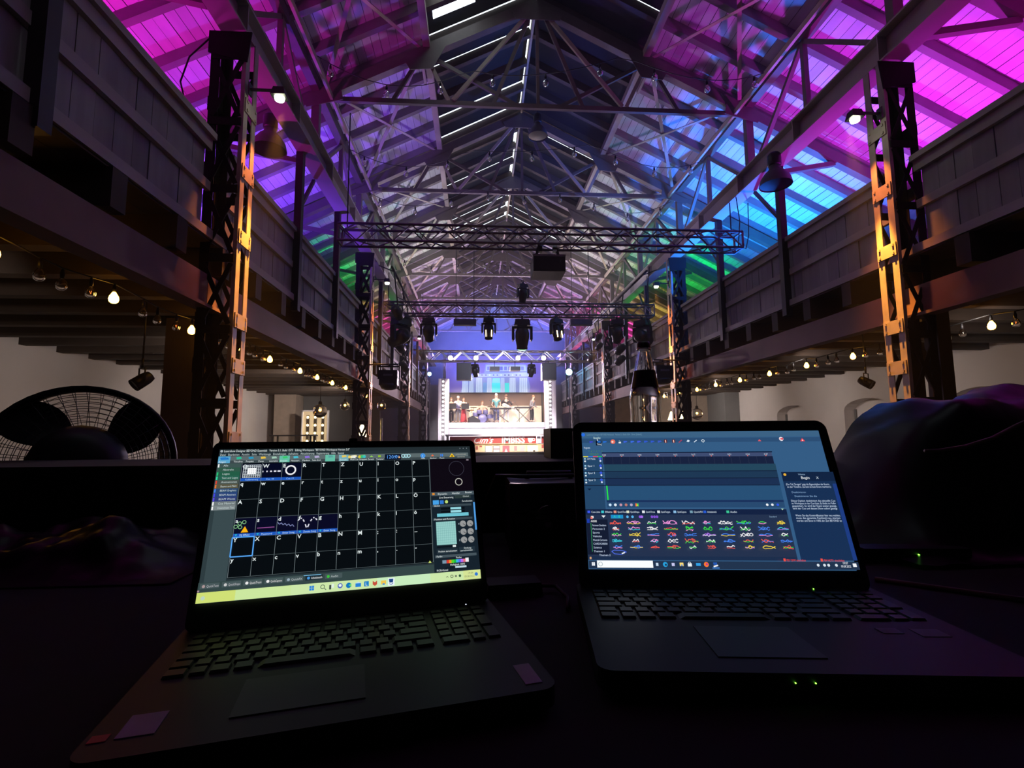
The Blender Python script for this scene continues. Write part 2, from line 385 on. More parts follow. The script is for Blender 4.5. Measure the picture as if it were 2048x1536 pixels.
# black sheets, one per bay and side; some joints gape and let the daylight in
rg = random.Random(3)
for i in range(len(RAF) - 1):
    ya, yb = RAF[i], RAF[i + 1]; yb0 = yb
    for s in (-1, 1):
        ga = 0.0; gx = 0.0; w0 = .03; w1 = DH + .06
        if s < 0:
            ga = rg.choice((.0, .012, .02, .03, .012)); gx = rg.choice((.02, .05, .075, .03))
            if 17.5 < ya < 18.4 or 16.8 < ya < 17.6: ga = .05
        else:
            if 18.2 < ya < 19.1: ga = .045
            elif ya < 18 and rg.random() < .15: ga = .008
        if i == 0: ga = 0
        if ya > 19.2: ga = gx = 0
        if ga: ga += .055
        xa, xb = w0 + gx, w1
        if s < 0 and 7.4 < ya < 8.4: pieces = ((xa, 1.2, 0), (1.2, 1.98, .46 if ya > 8 else .84), (1.98, xb, 0))       # a torn sheet near the apex of the second truss
        else: pieces = ((xa, xb, 0),)
        ya0 = ya
        for pa, pb, cut in pieces:
            ya = ya0 + cut
            if ya > yb - .1: continue
            m = MB(); z = lambda q: zroof(XC + q, .385)
            N = 3; y2 = yb - ga
            v = []; f = []
            for k in range(N + 1):
                q = pa + (pb - pa) * k / N; j = rg.uniform(-.006, .0) if ga else 0
                v += [(XC + s * q, ya, z(q)), (XC + s * q, y2 + j, z(q)), (XC + s * q, ya, z(q) + .008), (XC + s * q, y2 + j, z(q) + .008)]
            for k in range(N):
                o = 4 * k; f += [(o, o + 1, o + 5, o + 4), (o + 2, o + 6, o + 7, o + 3), (o, o + 4, o + 6, o + 2), (o + 1, o + 3, o + 7, o + 5)]
            f += [(0, 2, 3, 1), (4 * N, 4 * N + 1, 4 * N + 3, 4 * N + 2)]
            m.add(v, f); ob('black_sheet', m, roof_black, ceil)
piece('ridge_board', (XC, y0r, zroof(XC, .30)), (XC, y1r, zroof(XC, .30)), .05, .24, timber_pale, ceil)
# closing boards at the near end of the roof, behind the viewer
tag(ob('ceiling_back', MB().prism([(WLX - .3, 3.6), (WRX + .4, 3.6), (WRX + .4, 4.0), (XC, APEX + .8), (WLX - .3, 4.0)], y0r - .25, y0r - .15).box((XC, (YA + y0r) / 2, 4.0), (19.9, y0r - YA, .1)), plaster_grey), kind='structure')

# purlins
for s, dd, nm in ((-1, 2.12, 'fan'), (1, 2.12, 'bottle')):
    t = thing('ridge_purlin', 'pale timber purlin along the edge of the black roof strip on the %s side' % nm, 'purlin', (XC + s * dd, y0r, zroof(XC + dd, .1)))
    ys = [y0r, 9.05, 15.75, 22.6, YB]
    for a, b in zip(ys, ys[1:]): piece('beam', (XC + s * dd, a + .003, zroof(XC + dd, .13)), (XC + s * dd, b - .003, zroof(XC + dd, .13)), .13, .14, timber_pale, t)
    for i in range(9):
        y = 3 + i * 3.3
        piece('packer', (XC + s * (dd + .1), y - .25, zroof(XC + dd + .1, .0)), (XC + s * (dd + .1), y + .25, zroof(XC + dd + .1, .0)), .05, .07, timber_pale, t)
NX = 4.13          # half distance of the lower truss nodes
TR = [5.6, 9.05, 12.5, 15.75, 19.2, 22.6, 26.2, 29.6]
ORD = ['first', 'second', 'third', 'fourth', 'fifth', 'sixth', 'seventh', 'eighth']
for i, y in enumerate(TR):
    t = thing('roof_truss', 'brown steel roof truss with fanned braces, %s in line from the laptops' % ORD[i], 'truss', (XC, y, FL), group='roof trusses over the nave')
    zn = APEX - SLOPE * NX
    for s in (-1, 1):
        piece('principal_rafter', (XC, y, APEX + .02), (XC + s * 9.0, y, APEX + .02 - SLOPE * 9.0), .15, .2, truss_steel, t)
        zd = APEX - SLOPE * 2.12
        b = [((XC + s * .1, APEX - .1), (XC + s * 1.62, zn + .05)), ((XC + s * 1.7, zn + .05), (XC + s * 2.12, zd - .1)), ((XC + s * .12, APEX - .12), (XC + s * .85, zn + .05)), ((XC + s * 2.05, zd - .05), (XC + s * .45, zn + .05)), ((XC + s * 2.3, zd - .15), (XC + s * 2.75, zn + .05))]
        for k, ((xa, za), (xb, zb)) in enumerate(b):
            piece('brace', (xa, y + .02 * k - .03, za), (xb, y + .02 * k - .03, zb), .05, .07, timber_pale if k in (0, 1) and i in (1, 2, 3) else truss_steel, t)
        ob('gusset_plate', MB().prism([(XC + s * 1.75, zd + .1), (XC + s * 2.5, zd - .28), (XC + s * 2.42, zd - .42), (XC + s * 2.0, zd - .38)], y - .09, y - .075), truss_steel, t, True)
        ob('gusset_plate', MB().prism([(XC + s * (NX - .45), zn + .22), (XC + s * (NX + .2), zn - .1), (XC + s * (NX + .15), zn - .22), (XC + s * (NX - .5), zn - .05)], y - .09, y - .075), truss_steel, t, True)
        # the post of the truss on the long beam, and the strut to it
        piece('post', (XC + s * NX, y, 4.98), (XC + s * NX, y, zn - .08), .14, .12, truss_steel, t)
        piece('strut', (XC + s * (NX + .15), y, 5.0), (XC + s * (NX + 1.7), y, APEX - SLOPE * (NX + 1.7) - .1), .09, .09, truss_steel, t)
    piece('tie_beam', (XC - NX, y, zn), (XC + NX, y, zn), .07, .09, truss_steel, t)
    piece('king_post', (XC, y + .05, zn + .04), (XC, y + .05, APEX - .1), .06, .06, truss_steel, t)
    ob('apex_plate', MB().prism([(XC - .5, APEX - .22), (XC - .42, APEX - .36), (XC + .42, APEX - .36), (XC + .5, APEX - .22), (XC, APEX + .05)], y - .1, y - .085), truss_steel, t, True)
for s, nm in ((-1, 'fan'), (1, 'bottle')):
    for i, (a, b) in enumerate(zip(TR, TR[1:])):
        t = thing('wind_brace', 'crossed flat bars under the roof boards on the %s side, %s bay from the laptops' % (nm, ORD[i]), 'brace', (XC + s * 3.1, (a + b) / 2, APEX - SLOPE * 3.1), group='wind braces under the roof')
        for (da, db, o) in ((NX - .2, 2.25, 0), (2.25, NX - .2, .035)):
            piece('bar', (XC + s * da, a + .1, APEX - SLOPE * da + .1 + o), (XC + s * db, b - .1, APEX - SLOPE * db + .1 + o), .07, .012, timber_pale, t)

# long beams on the columns with a light lattice above them
BX = {-1: -2.74, 1: 5.11}
for s, nm in ((-1, 'fan'), (1, 'bottle')):
    x = BX[s]; ya, yb = 1.2, 32.8
    t = thing('long_beam', 'painted steel girder running over the column heads on the %s side' % nm, 'girder', (x, ya, 4.58))
    ob('web', MB().box((x, (ya + yb) / 2, 4.775), (.03, yb - ya, .35)), beam_paint, t, True)
    for z, n2 in ((4.595, 'bottom_flange'), (4.955, 'top_flange')): ob(n2, MB().box((x, (ya + yb) / 2, z), (.28, yb - ya, .025)), beam_paint, t, True)
    y = 2.1
    while y < yb:
        ob('stiffener', MB().box((x - s * .075, y, 4.775), (.12, .015, .33)), beam_paint, t, True); y += 1.72
    t = thing('eave_purlin', 'timber purlin over the lattice posts above the girder on the %s side' % nm, 'purlin', (x, ya, 5.0))
    xp = XC + s * NX; zn = APEX - SLOPE * NX
    piece('beam', (xp, ya, zn + .2), (xp, yb, zn + .2), .15, .18, truss_steel, t)
    piece('rail', (xp - s * .3, ya, zn - .02), (xp - s * .3, yb, zn - .02), .05, .10, timber_pale, t)
    for i, (a, b) in enumerate(zip(TR, TR[1:])):
        m = (a + b) / 2
        piece('post', (xp, m, 4.98), (xp, m, zn + .1), .08, .08, truss_steel, t)
        piece('diagonal', (xp, a + .1, 5.0), (xp, m - .05, zn + .08), .07, .07, truss_steel, t)
        piece('diagonal', (xp, b - .1, 5.0), (xp, m + .05, zn + .08), .07, .07, truss_steel, t)

# lattice columns: nave face and outer face with batten plates, cross faces with crossed bars
COLY = [5.5, 12.4, 19.5, 26.4]
def column(s, y, label):
    w, dp = .385, .30; xn = -2.585 if s < 0 else 4.97       # nave face
    xo = xn + s * w
    t = thing('lattice_column', label, 'column', ((xn + xo) / 2, y + dp / 2, FL), group='lattice columns of the nave')
    zb, zt = FL + .02, 4.58
    for xx, sx in ((xn, s), (xo, -s)):
        for yy, sy in ((y, 1), (y + dp, -1)):
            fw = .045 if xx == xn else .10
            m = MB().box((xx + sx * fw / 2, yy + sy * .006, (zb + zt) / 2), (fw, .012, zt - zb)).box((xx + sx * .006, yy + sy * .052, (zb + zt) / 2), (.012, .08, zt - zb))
            ob('leg', m, column_lit if xx == xn else column_shaded, t, True)
    z = 4.28; k = 0
    while z > FL + .3:
        z2 = max(z - .78, FL + .1)
        for yy in (y - .008, y + dp + .008):
            piece('brace', (xn + s * .05, yy, z - .06), (xo - s * .05, yy, z2 + .06), .05, .012, column_shaded, t, up=(0, 1, 0))
            piece('brace', (xn + s * .05, yy, z2 + .06), (xo - s * .05, yy, z - .06), .05, .012, column_shaded, t, up=(0, 1, 0))
            piece('rung', (xn + s * .02, yy, z), (xo - s * .02, yy, z), .014, .09, column_shaded, t)
        z = z2
    for z in (3.72, 2.95, 2.2, 1.27, .78, .0, -.75):
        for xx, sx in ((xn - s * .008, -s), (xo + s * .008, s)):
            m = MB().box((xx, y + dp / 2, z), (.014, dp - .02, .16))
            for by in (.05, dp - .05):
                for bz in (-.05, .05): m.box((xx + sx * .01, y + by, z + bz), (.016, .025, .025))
            ob('batten_plate', m, column_lit if sx == -s else column_shaded, t, True)
    ob('head_plate', MB().prism([(xn - s * .02, 4.20), (xo + s * .02, 4.30), (xo + s * .02, 4.56), (xn - s * .06, 4.56)], y - .026, y - .012), column_shaded, t, True)
    ob('base_plate', MB().box(((xn + xo) / 2, y + dp / 2, FL + .01), (w + .12, dp + .12, .02)), column_shaded, t, True)
for s, nm in ((-1, 'fan'), (1, 'bottle')):
    for i, y in enumerate(COLY):
        column(s, y, 'amber-lit steel lattice column on the %s side, %s from the laptops' % (nm, ORD[i]))
# amber flood fittings at the column heads
def column_lamp(s, y, label):
    xn = -2.585 if s < 0 else 4.97
    t = thing('flood_lamp', label, 'lamp', (xn - s * .36, y + .12, 3.86), group='flood lamps on the columns')
    ob('housing', MB().box((0, 0, .03), (.16, .14, .1), taper=.7), black_metal, t)
    ob('lens', MB().lathe([(.05, -.055), (.055, -.03), (.055, -.02)], 14), flood_on, t)
    ob('bracket', MB().box((s * .18, 0, .06), (.30, .03, .02)).box((s * .325, 0, .06), (.014, .08, .14)), black_metal, t)
for s, nm in ((-1, 'fan'), (1, 'bottle')):
    for i, y in enumerate((5.43, 12.38, 19.5)):
        column_lamp(s, y, 'lit flood lamp bracketed to the %s lattice column on the %s side' % (ORD[i], nm))

# galleries: joists, deck, edge beam, posts, two rows of boards, rails
ZD = 2.14
for s, nm in ((-1, 'fan'), (1, 'bottle')):
    xr = XC + s * 4.10; xw = WLX if s < 0 else WRX; ya, yb = 1.25, 31.0
    g = thing('gallery', 'timber gallery with boarded railing along the %s side of the hall' % nm, 'gallery', (xr, ya, ZD))
    y = ya + .2
    while y < yb:
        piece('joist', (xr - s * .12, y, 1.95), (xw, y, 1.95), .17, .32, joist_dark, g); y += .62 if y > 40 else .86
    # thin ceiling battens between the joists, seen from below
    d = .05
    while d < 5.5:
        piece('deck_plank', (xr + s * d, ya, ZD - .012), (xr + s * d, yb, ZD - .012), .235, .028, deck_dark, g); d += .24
    ob('edge_beam', MB().box((xr + s * .02, (ya + yb) / 2, 1.575), (.16, yb - ya, .36)).box((xr - s * .085, (ya + yb) / 2, 1.40), (.06, yb - ya, .035)), edge_red, g, True)
    ob('sill_rail', MB().box((xr - s * .03, (ya + yb) / 2, ZD + .045), (.13, yb - ya, .10)), rail_cap, g, True)
    posts = []
    for i, cy in enumerate([-1.4] + COLY):
        for k in (1, 2): posts.append(cy + .15 + 6.95 * k / 3 + (.02 if k == 1 else -.1))
    posts = [p for p in posts if ya < p < yb]
    # boards stop at the columns
    stops = [(c - .05, c + .35) for c in COLY]
    y = ya; rr = random.Random(11 + s)
    while y < yb - .05:
        w = rr.uniform(.19, .235); b = min(y + w, yb)
        if not any(b > a_ and y < b_ for a_, b_ in stops):
            for z0, z1 in ((ZD + .10, 2.70), (2.73, 3.22)):
                j = rr.uniform(-.006, .006)
                piece('board', (xr + j, (y + b) / 2, z0), (xr + j, (y + b) / 2, z1), .022, b - y - .006, rail_board, g, up=(0, 1, 0)) if False else piece('board', (xr + j, y + .003, (z0 + z1) / 2), (xr + j, b - .003, (z0 + z1) / 2), .022, z1 - z0, rail_board, g)
        y = b
    segs = []; last = ya
    for a_, b_ in stops: segs.append((last, a_)); last = b_
    segs.append((last, yb))
    for a_, b_ in segs:
        piece('middle_rail', (xr - s * .035, a_, 2.715), (xr - s * .035, b_, 2.715), .05, .10, rail_cap, g)
        piece('top_rail', (xr - s * .02, a_, 3.275), (xr - s * .02, b_, 3.275), .17, .07, rail_cap, g)
        piece('fascia_rail', (xr - s * .035, a_, 3.18), (xr - s * .035, b_, 3.18), .05, .12, rail_cap, g)
    for p in posts:
        piece('post', (xr - s * .10, p, 1.98), (xr - s * .10, p, 4.58), .11, .11, steel_dark, g)
        piece('knee_brace', (xr - s * .10, p + .06, 3.7), (xr - s * .04, p + .85, 4.56), .05, .05, steel_dark, g)
    for i in range(int((yb - ya) / .86)):
        y = ya + .62 + .86 * i
    # stout posts carrying the gallery beside the columns
    for c in COLY:
        pass
# a dark timber post under the fan-side gallery and an iron bracing beside the first column
t = thing('timber_post', 'thick dark timber post under the gallery behind the fan', 'post', (-4.28, 7.75, FL))
ob('shaft', MB().box((-4.30, 7.75, .09), (.40, .34, 3.34)), timber_brown, t, True)
ob('cover_strip', MB().box((-4.10, 7.56, .09), (.10, .04, 3.30)), timber_brown, t, True)
t = thing('timber_post', 'dark timber post under the gallery behind the covered desk', 'post', (5.75, 5.9, FL))
ob('shaft', MB().box((5.75, 5.9, .09), (.17, .2, 3.34)), timber_brown, t, True)
ob('bracket', MB().bar((5.68, 5.9, .6), (5.35, 5.9, 1.35), .08, .1), timber_brown, t, True)
# ------------------------------------------------------------------ lighting trusses and everything hung in the nave
_R = Matrix((_X, _Y, _Z))
def at(px, py, y):
    """the hall point at distance y along the nave that the photograph shows at pixel px, py"""
    d = _R @ Vector(((px - 1024) / FPX, -(py - 768) / FPX, -1)); return d * (y / d.y)
def box_truss(label, x0, x1, y, z, sz, m, hang, bw=.02):
    t = thing('lighting_truss', label, 'truss', ((x0 + x1) / 2, y, z), group='box trusses across the nave')
    h = sz / 2; cr = .026
    for a in (-1, 1):
        for b in (-1, 1): ob('chord', MB().tube([(x0, y + a * h, z + b * h), (x1, y + a * h, z + b * h)], cr, 8), m, t, True)
    n = int(round((x1 - x0) / (sz * 1.05))); st = (x1 - x0) / n
    for i in range(n):
        xa, xb = x0 + i * st, x0 + (i + 1) * st; fl = i % 2
        for (ya, za, yb, zb) in ((-h, -h, -h, h), (h, -h, h, h), (-h, h, h, h), (-h, -h, h, -h)):
            p, q = ((xa, y + ya, z + za), (xb, y + yb, z + zb)) if fl else ((xa, y + yb, z + zb), (xb, y + ya, z + za))
            piece('brace', p, q, bw, bw, m, t)
    for xx in (x0, x1):
        for p, q in (((-h, -h), (-h, h)), ((h, -h), (h, h)), ((-h, h), (h, h)), ((-h, -h), (h, -h))): piece('end_bar', (xx, y + p[0], z + p[1]), (xx, y + q[0], z + q[1]), .03, .03, m, t)
    for xx in hang: ob('hanger', MB().tube([(xx, y, z + h), (xx, y, 4.6 if abs(xx - XC) > 3.6 else 6.2)], .012, 6), steel_dark, t, True)
    return t
LT1Y, LT1Z, LT2Y, LT2Z, LT3Y, LT3Z = 9.35, 3.78, 14.0, 3.56, 21.4, 3.42
box_truss('dark box truss nearest the laptops, carrying the black projector box', -2.55, 5.14, LT1Y, LT1Z, .32, alu_dark, (-2.42, 5.0))
box_truss('box truss hung with black moving heads in the middle of the hall', -2.56, 5.02, LT2Y, LT2Z, .32, alu_dark, (-2.45, 4.9))
box_truss('bright aluminium box truss in front of the stage screen', -2.42, 5.15, LT3Y, LT3Z, .42, aluminium, (-2.3, 5.0), .036)

def mover(label, hang, tilt, pan, big=1.0, lens=None, group='moving heads on the trusses', strips=False):
    """moving head: hook clamp, base, yoke, head"""
    t = thing('moving_head', label, 'lamp', hang, (0, 0, pan), group)
    k = big
    ob('clamp', MB().box((0, 0, -.05 * k), (.05, .05, .10 * k)).tube([(-.04, 0, .0), (-.03, 0, .045), (.03, 0, .045), (.04, 0, .0)], .012, 6), black_metal, t)
    ob('base', MB().box((0, 0, -.15 * k), (.34 * k, .24 * k, .13 * k), taper=.86).box((0, 0, -.225 * k), (.2 * k, .2 * k, .03 * k)), black_metal, t)
    y = MB().box((0, 0, -.26 * k), (.42 * k, .12 * k, .05 * k))
    for s in (-1, 1): y.prism([(s * .17 * k, -.24 * k), (s * .22 * k, -.24 * k), (s * .22 * k, -.52 * k), (s * .195 * k, -.56 * k), (s * .165 * k, -.52 * k)], -.06 * k, .06 * k)
    ob('yoke', y, black_metal, t)
    hd = ob('head', MB().lathe([(.03 * k, .20 * k), (.11 * k, .19 * k), (.145 * k, .12 * k), (.15 * k, .0), (.135 * k, -.10 * k), (.115 * k, -.20 * k), (.12 * k, -.26 * k), (.105 * k, -.265 * k)], 18), black_metal, t, loc=(0, 0, -.46 * k), rot=(tilt, 0, 0))
    ob('lens', MB().lathe([(.098 * k, -.268 * k), (.06 * k, -.285 * k), (.0, -.29 * k)], 16, caps=False), lens or black_vinyl, hd)
    if strips:
        for s in (-1, 1): ob('light_strip', MB().box((s * .085 * k, -.125 * k, -.12 * k), (.018, .02, .2 * k)), lantern_on, hd)
    return t
def par(label, loc, aim, r=.11, lit=None, group='spot cans beside the trusses', body=None):
    """spot can on a U bracket; the bracket hangs from a hook at the top"""
    t = thing('spot_can', label, 'lamp', loc, (0, 0, 0), group)
    d = (Vector(aim) - Vector(loc)).normalized(); q = d.to_track_quat('-Z', 'Y').to_matrix().to_4x4()
    ob('can', MB().lathe([(r * .35, r * 1.7), (r * .75, r * 1.55), (r * .95, r * .9), (r, 0), (r * 1.02, -r * 1.3), (r * .93, -r * 1.3), (r * .9, -r * .9)], 16, T(0, 0, -.28) @ q, True), body or black_metal, t)
    ob('lens', MB().lathe([(r * .9, -r * 1.0), (r * .5, -r * 1.08), (0, -r * 1.1)], 14, T(0, 0, -.28) @ q, False), lit or chrome, t)
    sd = d.cross(Vector((0, 0, 1))).normalized(); c = Vector((0, 0, -.28)); w = r * 1.12
    ob('bracket', MB().tube([c + sd * w, c + sd * w + Vector((0, 0, .17)), c - sd * w + Vector((0, 0, .17)), c - sd * w], .011, 6).tube([(0, 0, -.11), (0, 0, .02)], .016, 6), black_metal, t)
    return t
# moving heads under the second truss
b2 = LT2Z - .16 - .045
def hx(px, y): return at(px, 640, y).x
mover('black moving head beside the first grey speaker bar, lens turned to the laptops', (hx(859, 14), LT2Y - .16, b2), 1.0, 0, 1.05)
mover('black moving head with two bright strips pointing straight down', (hx(977, 14), LT2Y - .16, b2), -.12, 0, .92, strips=True)
mover('big black moving head with a glowing green lens over the stage', (hx(1043, 14), LT2Y - .16, b2), .25, 0, 1.3, green_lens)
mover('black moving head tilted aside with one bright strip, between green-lens head and speaker bar', (hx(1111, 14), LT2Y - .16, b2), -.2, .5, .95, strips=True)
mover('black moving head at the bottle end of the second truss, facing the laptops', (hx(1230, 14), LT2Y - .16, b2), .9, -.2, 1.05)
mover('black moving head turned to the yellow-lit roof at the bottle end', (hx(1280, 14), LT2Y - .16, b2), 1.35, -.9, 1.25)
mover('large black moving head at the fan end of the second truss', (hx(803, 14), LT2Y - .16, b2), 1.25, .9, 1.35)
mover('black moving head standing up against the blue ridge above the second truss', (at(1045, 600, 14).x, LT2Y - .16, LT2Z + .76), .3, .3, .8)
for px, nm in ((930, 'fan'), (1162, 'bottle')):
    p = at(px, 645, 15.75)
    t = thing('speaker_bar', 'long grey speaker bar hanging behind the moving heads, on the %s side' % nm, 'speaker', (p.x, 15.75, p.z), group='grey speaker bars')
    ob('case', MB().box((0, 0, 0), (.70, .2, .19)), grey_plastic, t)
    ob('grille', MB().box((0, -.105, 0), (.66, .012, .155)), alu_dark, t)
    for s in (-1, 1): ob('hanging_rod', MB().tube([(s * .28, 0, .09), (s * .28, 0, APEX - SLOPE * NX - .04 - p.z)], .012, 6), steel_dark, t)
# projector box under the first truss
p = at(1095, 537, LT1Y)
t = thing('projector_box', 'flat black projector box hanging under the nearest box truss', 'projector', (p.x, LT1Y, p.z))
ob('case', MB().box((0, 0, 0), (.60, .55, .29)), black_metal, t)
ob('front_panel', MB().box((0, -.28, 0), (.56, .012, .25)), black_plastic, t)
ob('frame', MB().box((0, -.25, .17), (.62, .03, .03)).box((0, .25, .17), (.62, .03, .03)), alu_dark, t)
for s in (-1, 1):
    ob('hanging_arm', MB().bar((s * .24, 0, .15), (s * .16, 0, .44), .05, .05), black_metal, t)
    ob('clamp', MB().box((s * .14, 0, .40), (.08, .10, .16)), chrome if s > 0 else black_metal, t)
# spot cans along the sides
for px, py, y, ax, nm in ((795, 612, 13.3, (0, 20, 0), 'round black spot can at the fan end of the second truss, topmost'),
                          (815, 628, 14.6, (1.2, 26, -1), 'black spot can with a gold rim beside the big fan-side moving head'),
                          (800, 682, 15.2, (1.2, 26, -1), 'gold-rimmed spot can below the big fan-side moving head'),
                          (808, 722, 16.2, (1.2, 26, -1), 'lowest black spot can in the chain on the fan side'),
                          (1238, 662, 15.2, (1.2, 26, -1), 'gold-rimmed spot can below the bottle-end moving head, upper one'),
                          (1240, 688, 16.2, (1.2, 26, -1), 'gold-rimmed spot can above the bottle cap, lower one'),
                          (1240, 710, 17.0, (1.2, 26, -1), 'lowest black spot can in the chain beside the bottle'),
                          (1197, 665, 18.5, (1.2, 27, -1), 'small spot can in the pink light on the bottle side, upper'),
                          (1198, 684, 19.2, (1.2, 27, -1), 'small spot can in the pink light on the bottle side, lower')):
    p = at(px, py, y); t = par(nm, (p.x, y, p.z + .1), ax, .13 if y < 18 else .11, brass if 'gold' in nm else None)
    xb = -2.2 if px < 1000 else 4.55
    ob('hanging_pole', MB().tube([(0, 0, .0), (xb - p.x, 0, 4.46 - p.z - .1)], .02, 6), steel_dark, t)
for s, x, nm in ((-1, -2.2, 'fan'), (1, 4.55, 'bottle')):
    t = thing('side_pipe', 'steel pipe hung below the girder on the %s side for the spot cans' % nm, 'pipe', (x, 17.5, 4.42), group='side pipes for the spot cans')
    ob('tube', MB().tube([(x, 13.0, 4.42), (x, 21.6, 4.42)], .03, 8), steel_dark, t, True)
    for y in (13.4, 16.5, 19.2, 21.2): ob('hanger', MB().bar((x, y, 4.42), (BX[s] - s * .10, y, 4.60), .04, .02), steel_dark, t, True)
for px, py, y, nm in ((846, 712, 20.5, 'blue-lit spot can at the fan end of the aluminium truss'), (1183, 718, 20.5, 'blue-lit spot can at the bottle end of the aluminium truss')):
    p = at(px, py - 8, y); t = par(nm, (p.x, y, p.z + .15), (1.2, 30, -1), .13, chrome, body=alu_dark)
    ob('hanging_pole', MB().tube([(0, 0, 0), ((-2.2 if px < 1000 else 4.55) - p.x, 0, 4.42 - p.z - .15)], .02, 6), steel_dark, t)
for i, px in enumerate((901, 952, 1036, 1087)):
    p = at(px, 716, 21.19); par('lit lavender spot can under the aluminium truss, %s from the fan side' % ORD[i], (p.x, 21.19, max(p.z + .28, LT3Z - .21)), (p.x * .3 + .4, 5, 1.0), .11, par_on, 'lavender spot cans of the stage truss')
for px, py, nm, r, rr in ((1138, 744, 'dazzling cyan beam lamp above the bottle-side stage pillar', .17, 25), (859, 748, 'small blue beam lamp on a stand beside the fan-side stage pillar', .10, 25)):
    p = at(px, py, rr); t = par(nm, (p.x, rr, p.z + .28), (0, 0, 0), r, blue_on, 'blue beam lamps')
    ob('stand', MB().tube([(0, .06, -.45), (0, .06, FL - p.z - .28)], .025, 8), alu_dark, t)
# movers and loudspeakers hung from the stage truss
for px, nm, s in ((950, 'moving head hanging before the drawn temple, fan side', -1), (1063, 'moving head hanging before the drawn temple, bottle side', 1)):
    p = at(px, 728, 21.4); mover(nm, (p.x, 21.4, LT3Z - .26), .5, s * .4, .85, group='moving heads of the stage truss')
for px, nm in ((928, 'fan'), (1097, 'bottle')):
    p = at(px, 744, 21.19)
    t = thing('loudspeaker', 'square dark loudspeaker hanging under the aluminium truss on the %s side' % nm, 'speaker', (p.x, 21.19, p.z), group='loudspeakers of the stage truss')
    ob('cabinet', MB().box((0, 0, 0), (.60, .45, .70)), black_metal, t); ob('grille', MB().box((0, -.23, 0), (.56, .015, .66)), grey_plastic, t)
    ob('hanging_rod', MB().tube([(0, 0, .35), (0, 0, LT3Z - .21 - p.z)], .015, 6), steel_dark, t)
for px, nm in ((989, 'first'), (1030, 'second')):
    p = at(px, 738, 21.19)
    t = thing('small_projector', '%s small dark projector over the stage screen' % nm, 'projector', (p.x, 21.19, p.z), group='small projectors of the stage truss')
    ob('case', MB().box((0, 0, 0), (.42, .4, .16)), black_metal, t); ob('lens', MB().lathe([(.05, 0), (.05, .03), (.03, .035)], 12, T(0, .2, 0) @ RX(-PI / 2)), chrome, t)
    ob('hanging_rod', MB().tube([(0, 0, .08), (0, 0, max(.12, LT3Z - .21 - p.z))], .015, 6), steel_dark, t)
# big square floods on arms from the second columns
for (px, py, s, nm) in ((778, 758, -1, 'fan side'), (1326, 748, 1, 'half behind the bottle')):
    p = at(px, py, 12.3)
    t = thing('flood_light', 'large black flood light on an arm of the second column, %s' % nm, 'lamp', (p.x, 12.3, p.z), group='large floods on column arms')
    ob('body', MB().box((0, 0, .02), (.42, .30, .36)).lathe([(.20, 0), (.21, -.05), (.17, -.12), (.10, -.14)], 18, T(0, 0, -.12)), black_metal, t)
    ob('badge', MB().box((0, -.155, .08), (.22, .012, .05)), alu_dark, t)
    ob('yoke', MB().bar((-.25, 0, .0), (-.25, 0, .30), .03, .05).bar((.25, 0, .0), (.25, 0, .30), .03, .05).bar((-.26, 0, .30), (.26, 0, .30), .05, .03), black_metal, t)
    ob('arm', MB().tube([(s * .55, .1, .36), (-s * .22, .02, .36)], .02, 8).tube([(0, 0, .30), (0, 0, .37)], .02, 6), black_metal, t)
# bell pendant lamps
def bell(label, p, r, top):
    t = thing('pendant_lamp', label, 'lamp', p, group='bell pendant lamps')
    ob('shade', MB().lathe([(r, -.17), (r * .985, -.15), (r * .9, -.06), (r * .62, .04), (r * .36, .10), (r * .34, .16), (r * .30, .16), (r * .32, .09), (r * .56, .03), (r * .86, -.07), (r * .96, -.16)], 28, caps=False), grey_plastic, t)
    ob('glass', MB().lathe([(r * .95, -.155), (r * .5, -.162), (0, -.164)], 24, caps=False), black_vinyl, t)
    ob('ballast', MB().lathe([(r * .38, .16), (r * .42, .18), (r * .42, .34), (r * .3, .38), (.02, .39)], 18), black_metal, t)
    ob('hook', MB().tube([(0, 0, .38), (0, 0, top - p[2])], .014, 6), steel_dark, t)
bell('bell lamp under the fan-side girder beside the flood lamp', (-3.02, 7.25, 4.36), .24, 4.60)
bell('bell lamp under the bottle-side girder against the cyan roof', (4.86, 7.6, 4.22), .25, 4.60)
bell('pale bell lamp high under the ridge in the middle of the roof', (1.40, 11.0, 7.05), .23, 8.2)

# ------------------------------------------------------------------ festoons
NTH = ORD + ['ninth', 'tenth', 'eleventh', 'twelfth']
def bulb(label, p, state, group, k=1.0):
    t = thing('light_bulb', label, 'bulb', p, group=group)
    g = {'on': bulb_on, 'dim': bulb_glass, 'off': bulb_glass}[state]
    key = (state, k)
    if key not in BM:
        prof = [(.012, .0), (.018, -.012), (.040, -.050), (.047, -.080), (.040, -.110), (.022, -.124), (.0, -.128)]
        me = MB().lathe([(r * k, z * k) for r, z in prof], 12).mesh('bulb_' + state); me.materials.append(g)
        so = MB().lathe([(.017 * k, -.004), (.02 * k, .03), (.014 * k, .06), (.008, .085)], 8).mesh('socket'); so.materials.append(black_plastic)
        BM[key] = (me, so)
    me, so = BM[key]
    b = link('bulb', me, None, t); link('socket', so, None, t)
    if state == 'dim': ob('filament', MB().tube([(-.012, 0, -.05), (0, .008, -.085), (.012, 0, -.05)], .0035, 5), bulb_dim, b)
    return t
BM = {}
